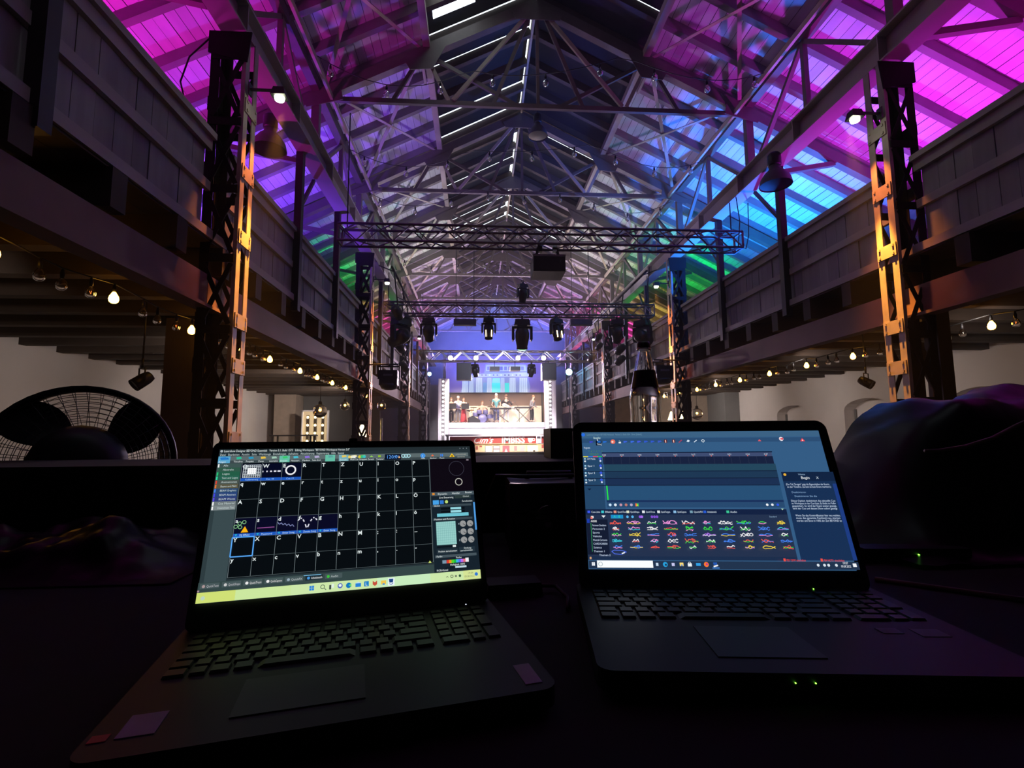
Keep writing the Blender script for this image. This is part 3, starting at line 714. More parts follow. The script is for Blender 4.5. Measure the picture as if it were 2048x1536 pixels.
for s, nm, x, ys in ((-1, 'fan', -3.85, [4.2, 5.56, 7.05, 8.4, 9.67, 11.3, 12.5, 13.8, 15.2, 16.6, 18.0]), (1, 'bottle', 7.08, [5.1, 6.43, 7.75, 9.04, 10.4, 11.8, 13.2, 14.6, 15.9, 17.4, 18.8])):
    zc = 1.56; pts = []
    grp = 'festoon bulbs under the %s-side gallery' % nm
    for i, y in enumerate(ys):
        z = zc + random.uniform(-.02, .02); pts.append((x, y, z + .085))
        bulb('%s glowing amber bulb from the laptops on the %s-side gallery festoon' % (NTH[i], nm), (x, y, z), 'on', 'glowing ' + grp)
        if i < len(ys) - 1:
            dy = ys[i + 1] - y
            for f, st in ((.32, 'off'), (.50, 'off'), (.76, 'dim')):
                z = zc - .035 + random.uniform(-.015, .015); pts.append((x, y + dy * f, z + .085))
                bulb('%s just %s the %s glowing bulb of the %s-side festoon' % ({.32: 'clear unlit bulb', .50: 'clear unlit bulb midway', .76: 'faintly reddish bulb'}[f], 'after' if f < .6 else 'before', NTH[i if f < .6 else i + 1], nm), (x, y + dy * f, z), st, ('faint ' if st == 'dim' else 'clear ') + grp)
    tag(ob('festoon_cable', MB().tube(pts, .008, 6), cable_black), 'thin black festoon cable under the %s-side gallery' % nm, 'cable')
for i, (y, zz, sg) in enumerate(((8.0, 6.35, .35), (10.4, 6.2, .3), (12.2, 6.15, .4), (14.2, 6.1, .35), (17.0, 6.1, .35))):
    pts = []; n = 27
    for k in range(n):
        u = k / (n - 1); x = XC - 3.9 + 7.8 * u; ph = (u * 3) % 1
        pts.append((x, y + .25 * math.sin(6 * u + i), zz - sg * 4 * ph * (1 - ph) * .8 - .1 * math.sin(9 * u)))
    lab = 'unlit festoon cable looped across the roof, %s from the laptops' % ORD[i]
    tag(ob('festoon_cable', MB().tube(pts, .007, 5), cable_black), lab, 'cable')
    for k in range(1, n - 1, 3):
        q = pts[k]; bulb('unlit clear bulb, %s from the fan side, on the %s festoon across the roof' % (ORD[k // 3] if k // 3 < 8 else 'last', ORD[i]), (q[0], q[1], q[2] - .085), 'off', 'unlit bulbs of the %s roof festoon' % ORD[i], 1.1)
# loose cables on the gallery posts and beams
for nm, lab, pts in (('cable', 'black cable looping below the bottle-side girder', [(5.0, 9.1, 4.6), (5.05, 9.1, 4.1), (5.02, 9.15, 3.62), (5.2, 9.2, 3.6), (5.3, 9.25, 3.9), (5.32, 9.25, 4.55)]),
                     ('cable', 'black cable hanging beside the first fan-side column', [(-2.98, 5.5, 4.5), (-3.2, 5.5, 4.25), (-3.28, 5.5, 3.95), (-3.2, 5.5, 3.65), (-2.99, 5.5, 3.5)]),
                     ('cable', 'cable bundle drooping behind the second bottle-side column', [(4.6, 12.9, 4.5), (4.55, 13, 3.9), (4.5, 13.2, 3.4), (4.75, 13.5, 3.0), (5.1, 13.9, 3.1)])):
    tag(ob(nm, MB().tube(pts, .009, 6), cable_black), lab, 'cable', 'loose cables')
# black spots on the aisle walls
for px, py, y, nm, ax in ((1733, 765, 9.0, 'small black spot under the gallery beside the amber bottle-side column', (9, 6, -1)), (283, 762, 7.0, 'small black spot above the fan guard', (-6, 5, -1))):
    p = at(px, py, y); t = par(nm, (p.x, y, p.z + .28), ax, .085, black_vinyl, 'black aisle spots')
    ob('hanging_rod', MB().tube([(0, 0, .0), (0, 0, 2.13 - p.z - .28)], .012, 6), black_metal, t)
# glass globes, lanterns and bulb boards at the far end of the aisles
for px, py, y, r, nm in ((640, 822, 14.5, .19, 'large clear glass globe pendant before the bulb board'), (690, 812, 17.5, .16, 'smaller clear glass globe beside the second fan-side column'), (1394, 828, 17.0, .20, 'clear glass globe pendant beyond the second bottle-side column'), (763, 812, 17.0, .15, 'glass globe between the second and third fan-side columns')):
    p = at(px, py, y); t = thing('globe_pendant', nm, 'lamp', p, group='glass globe pendants')
    ob('globe', MB().sphere((0, 0, 0), r, 18, 12), bulb_glass, t); ob('cap', MB().lathe([(.05, r - .02), (.05, r + .06), (.015, r + .09)], 12), black_metal, t)
    ob('filament_bulb', MB().sphere((0, 0, .02), .03, 8, 6), bulb_on, t); ob('cord', MB().tube([(0, 0, r + .05), (0, 0, 2.13 - p.z)], .008, 5), cable_black, t)
for px, py, y, nm in ((724, 862, 14.2, 'glowing lantern seen through the second fan-side column'), (1367, 830, 16.0, 'glowing lantern beside the second bottle-side column'), (1343, 832, 19.0, 'glowing white lantern between bottle and second column')):
    p = at(px, py, y); t = thing('lantern', nm, 'lamp', p, group='glowing lanterns in the aisles')
    ob('shade', MB().lathe([(.13, -.16), (.15, -.15), (.04, .16), (.02, .17)], 4), lantern_on, t); ob('foot', MB().lathe([(.14, -.2), (.15, -.17), (.14, -.16)], 8), black_metal, t)
    ob('stand', MB().tube([(0, 0, -.18), (0, 0, FL - p.z)], .03, 8), black_metal, t)
for (px0, px1, pyt, y, nx, nz, nm) in ((606, 657, 822, 20.5, 3, 5, 'board of three bulb rows behind the glass globe'), (742, 764, 838, 24.0, 2, 4, 'small bulb board beside the second fan-side column')):
    a, b = at(px0, pyt, y), at(px1, pyt, y); w = b.x - a.x; h = 1.6
    t = thing('bulb_board', 'glowing ' + nm, 'lamp', ((a.x + b.x) / 2, y, a.z))
    ob('board', MB().box((0, .04, -h / 2), (w, .05, h)), cream, t)
    ob('frame', MB().box((-w / 2, 0, -h / 2), (.05, .14, h + .05)).box((w / 2, 0, -h / 2), (.05, .14, h + .05)).box((0, 0, .0), (w, .14, .05)), white_gloss, t)
    ob('stand', MB().box((0, .04, (FL - a.z - h) / 2), (w * .9, .06, -(FL - a.z + h))), plaster_grey, t)
    for i in range(nx):
        for k in range(nz): ob('bulb', MB().sphere((-w / 2 + w * (i + .7) / (nx + .4), -.03, -.25 - .31 * k), .045, 8, 6), panel_bulb, t)
    for i in range(nx): ob('lamp_strip', MB().box((-w / 2 + w * (i + .7) / (nx + .4), .0, -h / 2 - .05), (.10, .03, h - .25)), timber_brown, t)
t = thing('drum_table', 'cluttered table silhouette before the plaster pier on the fan side', 'table', (-6.6, 19.0, FL))
ob('tabletop', MB().box((0, 0, 1.72), (1.5, .6, .05)), black_metal, t)
for sx in (-.65, .65):
    for sy in (-.22, .22): ob('leg', MB().box((sx, sy, .85), (.06, .06, 1.7)), black_metal, t)
# ------------------------------------------------------------------ the stage
ZP = .88            # top of the band's platform
SY = 30.3
st = thing('stage', 'low black stage floor under the kiosk and the band platform', 'stage', (XC, 29.4, FL))
ob('deck', MB().box((XC, 29.5, -.80), (7.4, 6.9, .08)), black_metal, st, True)
ob('skirt', MB().box((XC, 26.1, -1.22), (7.3, .04, .74)), black_cloth, st, True)
for x in (-2.2, .2, 2.4, 4.5): ob('leg', MB().box((x, 29.5, -1.22), (.08, 6.6, .74)), steel_dark, st, True)
pf = thing('band_platform', 'white-fronted raised platform carrying the band', 'platform', (XC, 31.6, -.76))
xl, xr_ = at(898, 845, SY).x, at(1089, 845, SY).x
ob('deck', MB().box(((xl + xr_) / 2, 31.6, ZP - .05), (xr_ - xl, 2.6, .1)), white_gloss, pf, True)
ob('fascia', MB().box(((xl + xr_) / 2, SY - .02, ZP - .15), (xr_ - xl, .06, .30)), white_gloss, pf, True)
ob('recessed_panel', MB().box(((xl + xr_) / 2, SY + .12, .30), (xr_ - xl, .06, .60)), white_gloss, pf, True)
ob('lower_step', MB().box(((xl + xr_) / 2, SY - .25, -.36), (xr_ - xl, .9, .76)), white_gloss, pf, True)
for x in (xl + .1, XC, xr_ - .1): ob('post', MB().box((x, 31.9, -.0), (.1, .1, 1.5)), steel_dark, pf, True)
# pillars with bulbs
for px0, px1, nm, s in ((877, 898, 'fan', -1), (1089, 1111, 'bottle', 1)):
    a, b = at(px0, 800, 30.0).x, at(px1, 800, 30.0).x; zt = at(px0, 758, 30).z
    t = thing('bulb_pillar', 'white stage pillar with a row of bulbs on the %s side of the band' % nm, 'pillar', ((a + b) / 2, 30.0, -.76), group='bulb pillars of the stage')
    ob('body', MB().box(((a + b) / 2, 30.0, (zt - .76) / 2), (b - a, .42, zt + .76)), white_gloss, t, True)
    xb = (a + b) / 2 - .02; z = zt - .18; k = 0
    ob('bulb_strip', MB().box((xb, 29.775, (zt - .5) / 2 + .15), (.16, .03, zt + .1)), plaster_grey, t, True)
    while z > .1:
        ob('bulb', MB().sphere((xb, 29.72, z), .055, 8, 6), pillar_bulb, t, True); z -= .235
for s, nm in ((-1, 'fan'), (1, 'bottle')):
    x0 = at(876, 800, 30.6).x if s < 0 else at(1112, 800, 30.6).x; x1 = XC + s * 4.0
    t = thing('masking_flat', 'dark flat closing the gap between stage pillar and gallery on the %s side' % nm, 'screen', ((x0 + x1) / 2, 30.7, -.76))
    ob('panel', MB().box(((x0 + x1) / 2, 30.7, 1.2), (abs(x1 - x0), .06, 3.92)), plaster_grey, t, True)
    for xx in (x0, x1): ob('batten', MB().box((xx, 30.75, 1.2), (.06, .05, 3.92)), timber_brown, t, True)
# backdrop of the band: low cream wall, brown cloth, big screen
t = thing('low_wall', 'brightly lit low cream wall behind the band', 'wall', (XC, 32.5, ZP))
for i in range(8):
    w = (xr_ - xl + .4) / 8; ob('panel', MB().box((xl - .2 + w * (i + .5), 32.5, ZP + .56), (w - .012, .06, 1.12)), cream, t, True)
t = tag(ob('backdrop_cloth', MB().box((XC + .05, 32.62, 1.94), (7.0, .03, 2.12)), backdrop_brown), 'brown cloth hanging behind the band under the screen', 'cloth')
a, b = at(892, 785, 32.4), at(1092, 785, 32.4); ztop = at(992, 712, 32.4).z
sw, sh = b.x - a.x, ztop - a.z
t = thing('stage_screen', 'large screen showing a drawn blue temple front on violet ground', 'screen', ((a.x + b.x) / 2, 32.4, a.z))
ob('cabinet', MB().box((0, .08, sh / 2), (sw + .08, .12, sh + .08)), black_metal, t)
for s in (-1, 1): ob('support_post', MB().box((s * sw * .46, .08, (ZP - a.z) / 2 - .02), (.08, .05, a.z - ZP - .04)), black_metal, t)
P = Print(sw, sh)
P.rect(0, 0, 1, 1, (96, 78, 178))
def U(x): return (x - 205) / 1360
def Vv(y): return (y - 215) / 500
LB, MBl, DB = (172, 196, 235), (120, 140, 205), (70, 70, 130)
P.poly([(U(400), Vv(715)), (U(470), Vv(505)), (U(560), Vv(470)), (U(720), Vv(450)), (U(740), Vv(330)), (U(1290), Vv(330)), (U(1350), Vv(420)), (U(1320), Vv(510)), (U(1350), Vv(640)), (U(1335), Vv(715))], MBl)
P.poly([(U(745), Vv(425)), (U(750), Vv(345)), (U(1285), Vv(345)), (U(1300), Vv(425))], LB)
for i in range(9): P.rect(U(760 + i * 58), Vv(360), U(800 + i * 58), Vv(412), DB if i % 2 else (95, 110, 180))
P.poly([(U(560), Vv(505)), (U(580), Vv(470)), (U(1310), Vv(440)), (U(1330), Vv(500))], LB)
for i in range(12): P.disc(U(640 + i * 52), Vv(478), .022, DB if i % 3 else (225, 235, 255))
for x0, x1 in ((420, 500), (515, 575), (608, 695), (757, 822), (942, 998), (1062, 1150), (1198, 1310)):
    P.poly([(U(x0), Vv(715)), (U(x0 + 6), Vv(515)), (U(x1 - 4), Vv(515)), (U(x1), Vv(715))], (190, 212, 245))
    for q in (.25, .5, .75): P.line([(U(x0 + (x1 - x0) * q), Vv(520)), (U(x0 + (x1 - x0) * q + 2), Vv(712))], .008, MBl)
P.rect(U(704), Vv(580), U(755), Vv(715), (90, 150, 215))
P.rect(U(824), Vv(585), U(940), Vv(715), (0, 232, 240)); P.rect(U(1000), Vv(585), U(1060), Vv(715), (0, 226, 226))
P.poly([(U(824), Vv(585)), (U(835), Vv(520)), (U(935), Vv(520)), (U(940), Vv(585))], (120, 225, 225))
P.line([(U(560), Vv(508)), (U(1330), Vv(502))], .012, DB); P.line([(U(745), Vv(428)), (U(1305), Vv(428))], .012, DB)
P.build('picture', stage_print, t)

# kiosk with its sign
KY = 27.0
def kx(px): return at(px, 880, KY).x
def kz(py): return at(1000, py, KY).z
k0, k1 = kx(893), kx(1100)
t = thing('kiosk', 'snack kiosk with red lettered sign at the front of the stage', 'kiosk', ((k0 + k1) / 2, KY, -.76)); kl = t.location
ob('body', MB().box(((k0 + k1) / 2, KY + .6, (kz(888) - .76) / 2), (k1 - k0 - .1, 1.1, kz(888) + .76)), cream, t, True)
ob('roof_board', MB().box(((k0 + k1) / 2, KY + .5, kz(870)), (k1 - k0 + .1, 1.5, .09)), white_gloss, t, True)
for x in (k0 + .06, kx(1096)): ob('post', MB().box((x, KY - .06, (kz(871) - .76) / 2), (.12, .12, kz(871) + .72)), white_gloss, t, True)
sx0, sx1 = kx(900), kx(1072); sz0, sz1 = kz(888), kz(872.5)
sg = ob('sign_board', MB().box(((sx0 + sx1) / 2, KY - .03, (sz0 + sz1) / 2), (sx1 - sx0, .05, sz1 - sz0)), red_band, t, True)
P = Print(sx1 - sx0, sz1 - sz0); us = lambda px: (kx(px) - sx0) / (sx1 - sx0)
P.rect(0, 0, 1, 1, (200, 70, 62))
P.text(us(945), .86, 1.12, "Cim's", (255, 246, 240), .45, us(992) - us(945), .018)
P.text(us(1003), .86, 1.1, 'IMBISS', (255, 246, 240), 0, us(1051) - us(1003), .035)
P.poly([(us(1055), .22), (us(1066), .22), (us(1065), .6), (us(1063), .85), (us(1058), .85), (us(1056), .6)], (255, 246, 240)); P.ring(us(1067), .45, .16, .08, (255, 246, 240))
P.rect(0, .93, 1, 1, (255, 214, 170)); P.rect(0, 0, 1, .05, (255, 225, 200))
P.build('sign_lettering', flat_print, t, T((sx0 + sx1) / 2 - kl.x, -.062, sz0 - kl.z))
px0, px1, pz0, pz1 = kx(900), kx(1094), max(kz(925), -.755), kz(889.5)
P = Print(px1 - px0, pz1 - pz0); us = lambda px: (kx(px) - px0) / (px1 - px0); vs = lambda py: (kz(889.5) - kz(py)) / (pz1 - pz0)
P.rect(0, 0, 1, 1, (250, 225, 180)); P.rect(0, 0, 1, vs(890.6), (255, 210, 120))
def frame(a, c, b, d, col, inn): P.rect(us(a), vs(c), us(b), vs(d), col); P.rect(us(a + .8), vs(c + .8), us(b - .8), vs(d - .6), inn)
frame(970, 891, 985, 904, (70, 50, 50), (255, 250, 245)); frame(986, 891, 1000, 905, (70, 50, 55), (245, 225, 225)); P.rect(us(987), vs(897), us(999), vs(899), (150, 110, 110))
P.rect(us(1005), vs(891), us(1019), vs(906), (225, 110, 120)); P.poly([(us(1008), vs(906)), (us(1012), vs(897)), (us(1016), vs(906))], (255, 240, 235))
P.rect(us(1028), vs(892), us(1034), vs(902), (235, 150, 150)); P.rect(us(1040), vs(891), us(1049), vs(903), (240, 190, 190)); P.rect(us(1053), vs(890.5), us(1053.6), vs(925), (235, 180, 110))
P.rect(us(1055), vs(891.5), us(1076), vs(912), (255, 248, 225)); P.rect(us(1066), vs(901), us(1070), vs(904), (60, 60, 50))
P.rect(us(951), vs(892), us(956), vs(899), (205, 120, 100)); P.rect(us(959), vs(891), us(964), vs(894), (190, 90, 80)); P.line([(us(953), vs(908)), (us(967), vs(909))], .02, (190, 120, 90))
P.rect(us(1083), vs(884), us(1091.5), vs(897), (215, 110, 100)) if False else P.rect(us(1083), vs(890), us(1091.5), vs(897), (215, 110, 100))
P.build('menu_posters', flat_print, t, T((px0 + px1) / 2 - kl.x, -.012, pz0 - kl.z))
ob('counter_front', MB().box(((px0 + px1) / 2, KY + .02, (pz0 + pz1) / 2), (px1 - px0, .05, pz1 - pz0)), cream, t, True)
ob('poster', MB().box((kx(1087), KY - .02, kz(880)), (.22, .02, .36)), red_band, t, True); ob('poster', MB().box((kx(1077.5), KY - .02, kz(880)), (.18, .02, .36)), white_gloss, t, True)

# ------------------------------------------------------------------ the band
LATER = []
def skinned(name, verts, edges, m, parent):
    me = bpy.data.meshes.new(name); me.from_pydata([v[0] for v in verts], edges, []); o = bpy.data.objects.new(name, me); C.objects.link(o); o.parent = parent
    md = o.modifiers.new('s', 'SKIN'); md.use_smooth_shade = True
    for d, v in zip(me.skin_vertices[0].data, verts): d.radius = v[1] if isinstance(v[1], tuple) else (v[1], v[1])
    me.skin_vertices[0].data[0].use_root = True
    sb = o.modifiers.new('d', 'SUBSURF'); sb.levels = 1; sb.render_levels = 1
    LATER.append((o, m)); return o
def person(label, loc, rz, h, P, top, bottom, hair, sleeve='long', skirt=False, cap=None, longhair=False):
    """P: elbow / hand positions per side and foot positions, in metres for a 1.75 m figure facing -y"""
    k = h / 1.75
    t = thing('person', label, 'person', loc, (0, 0, rz), 'musicians on the band platform')
    t.scale = (k, k, k)
    pel = Vector(P.get('pelvis', (0, 0, .95))); ch = pel + Vector((0, P.get('lean', -.0), .42)); nk = ch + Vector((0, P.get('lean', 0) * .3, .14)); hd = nk + Vector((P.get('turn', 0) * .03, -.02 + P.get('lean', 0) * .3, .13))
    V = [(pel, (.135, .10)), (pel + (ch - pel) * .5, (.115, .085)), (ch, (.150, .095)), (nk, (.055, .055)), (hd + Vector((0, -.01, -.03)), (.068, .078)), (hd + Vector((0, .012, .05)), (.078, .092)), (hd + Vector((0, .012, .10)), (.05, .06)), (hd + Vector((0, -.085, -.01)), (.016, .018))]
    Eg = [(0, 1), (1, 2), (2, 3), (3, 4), (4, 5), (5, 6), (4, 7)]
    tv = [(pel + Vector((0, 0, -.06)), (.150, .115)), (pel + (ch - pel) * .5, (.135, .102)), (ch + Vector((0, 0, .02)), (.168, .108)), (ch + Vector((0, 0, .09)), (.08, .07))]; te = [(0, 1), (1, 2), (2, 3)]
    bv = [(pel + Vector((0, 0, .04)), (.145, .11)), (pel + Vector((0, 0, -.05)), (.150, .115))]; be = [(0, 1)]
    for s in (-1, 1):
        q = 'r' if s < 0 else 'l'
        sh = ch + Vector((s * .185, .0, .03)); el = Vector(P[q + 'e']); wr = Vector(P[q + 'h']); d = (wr - el).normalized(); hn = wr + d * .08
        o = len(V); V += [(sh, .056), (sh + (el - sh) * .5, .047), (el, .040), (wr, (.030, .026)), (hn, (.038, .018))]; Eg += [(2, o), (o, o + 1), (o + 1, o + 2), (o + 2, o + 3), (o + 3, o + 4)]
        sd = d.cross(Vector((0, 0, 1))); sd = sd.normalized() if sd.length > .1 else Vector((1, 0, 0)); dn = d.cross(sd)
        for f, (off, ln) in enumerate(((-.026, .072), (-.009, .082), (.009, .076), (.026, .060))):
            a = len(V); V += [(hn + sd * off + d * .02, .009), (hn + sd * off * 1.15 + d * (.02 + ln * .55) + dn * s * .0, .0085), (hn + sd * off * 1.15 + d * (.02 + ln * .9) + Vector((0, 0, -.025)), .007)]; Eg += [(o + 4, a), (a, a + 1), (a + 1, a + 2)]
        a = len(V); V += [(wr + d * .04 - sd * s * .035, .010), (wr + d * .085 - sd * s * .06, .009)]; Eg += [(o + 3, a), (a, a + 1)]
        i = len(tv); tv += [(sh, .068), (sh + (el - sh) * .55, .060)]; te += [(2, i), (i, i + 1)]
        if sleeve == 'long': tv += [(el, .052), (el + (wr - el) * .8, .042)]; te += [(i + 1, i + 2), (i + 2, i + 3)]
        hip = pel + Vector((s * .095, 0, -.06)); kn = Vector(P[q + 'k']); an = Vector(P[q + 'a']); toe = an + Vector((s * .03, -.15, -.055))
        o = len(V); V += [(hip, .085), (kn, .055), (an, .040), (an + Vector((0, .02, -.05)), .035), (toe, (.038, .028))]; Eg += [(0, o), (o, o + 1), (o + 1, o + 2), (o + 2, o + 3), (o + 3, o + 4)]
        i = len(bv); bv += [(hip, .098), (kn, .070), (an + Vector((0, 0, .04)), .058)]; be += [(1, i), (i, i + 1), (i + 1, i + 2)]
        sm = MB().sphere((an.x + s * .015, an.y - .075, an.z - .055), 1, 10, 6, (.045, .13, .04)); ob('shoe', sm, cloth_black, t)
        ob('eye', MB().sphere((hd.x + s * .030, hd.y - .070, hd.z + .022), .010, 6, 4), cloth_black, t)
        ob('ear', MB().sphere((hd.x + s * .080, hd.y + .012, hd.z + .0), 1, 6, 5, (.012, .022, .032)), skin, t)
    ob('mouth', MB().sphere((hd.x, hd.y - .076, hd.z - .055), 1, 8, 4, (.024, .008, .006)), cloth_red, t)
    skinned('body', V, Eg, skin, t); skinned('shirt', tv, te, top, t)
    if skirt: ob('skirt', MB().lathe([(.14, pel.z + .05), (.16, pel.z - .08), (.19, pel.z - .4), (.24, pel.z - .86), (.23, pel.z - .86)], 16, T(pel.x, pel.y, 0)), bottom, t)
    else: skinned('trousers', bv, be, bottom, t)
    hm = MB().sphere((hd.x, hd.y + .022, hd.z + .062), 1, 14, 8, (.092, .104, .092))
    if longhair: hm.sphere((hd.x, hd.y + .07, hd.z - .06), 1, 12, 8, (.09, .06, .17))
    ob('hair', hm, hair, t)
    if cap: ob('cap', MB().lathe([(.105, hd.z + .06), (.10, hd.z + .13), (.05, hd.z + .165), (0, hd.z + .17)], 16, T(hd.x, hd.y + .01, 0)).sphere((hd.x, hd.y - .11, hd.z + .075), 1, 10, 5, (.075, .08, .012)), cap, t)
    return t
STAND = dict(lk=(.11, -.02, .50), rk=(-.11, -.02, .50), la=(.12, .02, .09), ra=(-.12, .02, .09))
GUIT = dict(STAND, re=(-.36, .02, 1.14), rh=(-.08, -.24, 1.05), le=(.36, -.05, 1.16), lh=(.40, -.32, 1.25))
KEYS = dict(STAND, re=(-.27, -.04, 1.10), rh=(-.20, -.34, .98), le=(.27, -.04, 1.10), lh=(.20, -.34, .98), lean=-.03)
BX_ = lambda px, y=31.4: at(px, 820, y).x
person('musician half hidden by the fan-side pillar, behind a music stand', (BX_(902), 31.5, ZP), .3, 1.55, dict(STAND, re=(-.26, -.1, 1.15), rh=(-.1, -.34, 1.2), le=(.26, -.1, 1.15), lh=(.1, -.34, 1.2)), cloth_black, cloth_black, hair_brown)
p2 = person('guitarist in a white shirt, second from the fan-side pillar', (BX_(916), 31.6, ZP), .2, 1.66, GUIT, cloth_white, cloth_grey, hair_white)
person('singer in white top and long red skirt beside the guitarist', (BX_(927.5), 31.35, ZP), -.1, 1.52, dict(STAND, re=(-.26, -.05, 1.15), rh=(-.12, -.30, 1.18), le=(.28, -.05, 1.15), lh=(.12, -.32, 1.15)), cloth_white, cloth_red, hair_brown, 'short', True, None, True)
person('seated drummer behind the drum kit', (BX_(964.5, 31.9), 31.9, ZP), .1, 1.72, dict(pelvis=(0, .1, .60), lk=(.24, -.30, .54), rk=(-.24, -.30, .54), la=(.24, -.34, .09), ra=(-.24, -.34, .09), re=(-.34, -.06, .86), rh=(-.22, -.38, .92), le=(.34, -.06, .86), lh=(.22, -.38, .92), lean=-.04), skin, cloth_blue, hair_brown, 'short')
person('tall keyboard player in a teal top with white hair, middle of the band', (BX_(992.6), 31.45, ZP), 0, 1.80, KEYS, cloth_teal, cloth_blue, hair_white, 'short', False, None, True)
p6 = person('guitarist in black shirt and cap beside the teal top', (BX_(1012.5), 31.4, ZP), -.1, 1.70, GUIT, cloth_black, cloth_white, hair_dark, 'long', False, hair_brown)
person('keyboard player in dark clothes at the crossed stand near the bottle-side pillar', (BX_(1063.5), 31.4, ZP), .9, 1.68, dict(KEYS, lean=-.08), cloth_grey, cloth_black, hair_brown)
_dg = bpy.context.evaluated_depsgraph_get()
for o, m in LATER:
    me = bpy.data.meshes.new_from_object(o.evaluated_get(_dg)); me.materials.clear(); me.materials.append(m)
    for p in me.polygons: p.use_smooth = True
    o.modifiers.clear(); o.data = me
def guitar(label, loc, rz, m):
    t = thing('guitar', label, 'guitar', loc, (0, .35, rz), 'guitars of the band')
    ob('body', MB().sphere((-.10, 0, 0), 1, 14, 6, (.17, .03, .13)).sphere((.08, 0, 0), 1, 12, 6, (.13, .03, .10)), m, t)
    ob('neck', MB().box((.42, -.012, 0), (.52, .022, .045)), timber_brown, t); ob('headstock', MB().box((.74, -.012, .01), (.15, .02, .08)), timber_brown, t)
    ob('strings', MB().box((.3, -.036, 0), (.8, .002, .03)), chrome, t)
guitar('guitar held by the white-shirted guitarist', (BX_(916) - .02, 31.27, ZP + 1.0), .2, drum_shell)
guitar('pale guitar held by the guitarist with the cap', (BX_(1012.5) - .02, 31.06, ZP + 1.03), -.1, cream)
def keyboard(label, x, y, z, w):
    t = thing('keyboard', label, 'keyboard', (x, y, z), group='keyboards of the band')
    ob('case', MB().box((0, 0, 0), (w, .32, .09)), cloth_black, t); ob('key_row', MB().box((0, .08, .05), (w * .92, .14, .015)), white_gloss, t)
keyboard('long dark keyboard in front of the teal top', BX_(1001, 31.0), 31.0, ZP + .86, 1.30)
keyboard('pale keyboard on the crossed stand', BX_(1046, 31.0), 31.0, ZP + .92, 1.05)
for px, w, nm, z in ((1001, .5, 'crossed stand under the long dark keyboard', .81), (1046, .42, 'crossed stand near the bottle-side pillar', .87)):
    x = BX_(px, 31.0); t = thing('keyboard_stand', nm, 'stand', (x, 31.0, ZP), group='crossed keyboard stands')
    for yy in (-.1, .1):
        for s in (-1, 1): ob('leg', MB().bar((s * w, yy + s * .02, .02), (-s * w, yy + s * .02, z - .02), .03, .03), black_metal, t)
    ob('crossbar', MB().box((-w, 0, z - .02), (.03, .3, .03)).box((w, 0, z - .02), (.03, .3, .03)), black_metal, t)
x = BX_(965, 31.3)
t = thing('drum_kit', 'drum kit with dark shells and brass cymbals in front of the drummer', 'drum kit', (x, 31.25, ZP))
ob('bass_drum', MB().lathe([(.24, -.2), (.26, -.19), (.26, .19), (.24, .2)], 20, T(0, .05, .27) @ RX(PI / 2)), drum_shell, t)
for dx, dy, z, r in ((-.20, .0, .66, .15), (.18, .0, .66, .15), (-.42, .1, .52, .17), (.44, .12, .40, .20)): ob('drum', MB().lathe([(r, -.12), (r + .01, -.1), (r + .01, .1), (r, .12)], 16, T(dx, dy, z)), drum_shell, t)
for dx, z, r in ((-.55, .95, .22), (.52, 1.0, .24), (-.66, .78, .16)):
    ob('cymbal', MB().lathe([(r, 0), (.04, .03), (.0, .05)], 18, T(dx, .05, z) @ RX(.25), False), brass, t); ob('cymbal_stand', MB().tube([(dx, .07, .0), (dx, .05, z)], .012, 6), chrome, t)
for px, nm in ((905, 'nearer the fan-side pillar'), (930.5, 'before the red skirt')):
    x = BX_(px, 31.0); t = thing('music_stand', 'black music stand ' + nm, 'stand', (x, 30.95, ZP), group='music stands')
    ob('tray', MB().box((0, 0, 1.02), (.46, .03, .34), RX(0)), black_metal, t); ob('pole', MB().tube([(0, 0, .1), (0, 0, 1.0)], .014, 6), black_metal, t)
    for a in range(3): ob('leg', MB().tube([(0, 0, .18), (.22 * math.cos(a * 2.1), .22 * math.sin(a * 2.1), .01)], .01, 5), black_metal, t)
for px, tp, nm in ((981, 801, 'beside the teal top'), (1030, 803, 'next to the guitarist with the cap')):
    x = BX_(px, 31.0); z = at(px, tp, 31.0).z; t = thing('microphone', 'microphone on a boom stand ' + nm, 'microphone', (x + .25, 30.95, ZP), group='microphones of the band')
    ob('pole', MB().tube([(0, 0, .02), (0, 0, .9)], .012, 6), black_metal, t); ob('boom', MB().tube([(0, 0, .9), (-.25, 0, z - ZP - .06)], .01, 6), black_metal, t)
    ob('head', MB().sphere((-.26, 0, z - ZP), .04, 10, 6), grey_plastic, t); ob('foot', MB().lathe([(.14, 0), (.14, .02), (.02, .03)], 14), black_metal, t)
x = BX_(948, 30.7)
t = thing('stage_monitor', 'black wedge monitor in front of the drum kit', 'speaker', (x, 30.75, ZP))
ob('cabinet', MB().prism([(-.34, 0), (.34, 0), (.34, .16), (-.1, .42), (-.34, .30)], -.22, .22, RZ(.2)), black_metal, t); ob('grille', MB().box((.12, 0, .29), (.5, .40, .012), RY(.53)), black_cloth, t) if False else None
t = thing('drum_stool', 'round black stool under the drummer', 'stool', (BX_(964.5, 31.9), 32.02, ZP))
ob('seat', MB().lathe([(.15, .42), (.17, .44), (.17, .49), (.14, .52)], 16), black_vinyl, t); ob('leg', MB().tube([(0, 0, 0), (0, 0, .43)], .03, 8), chrome, t)
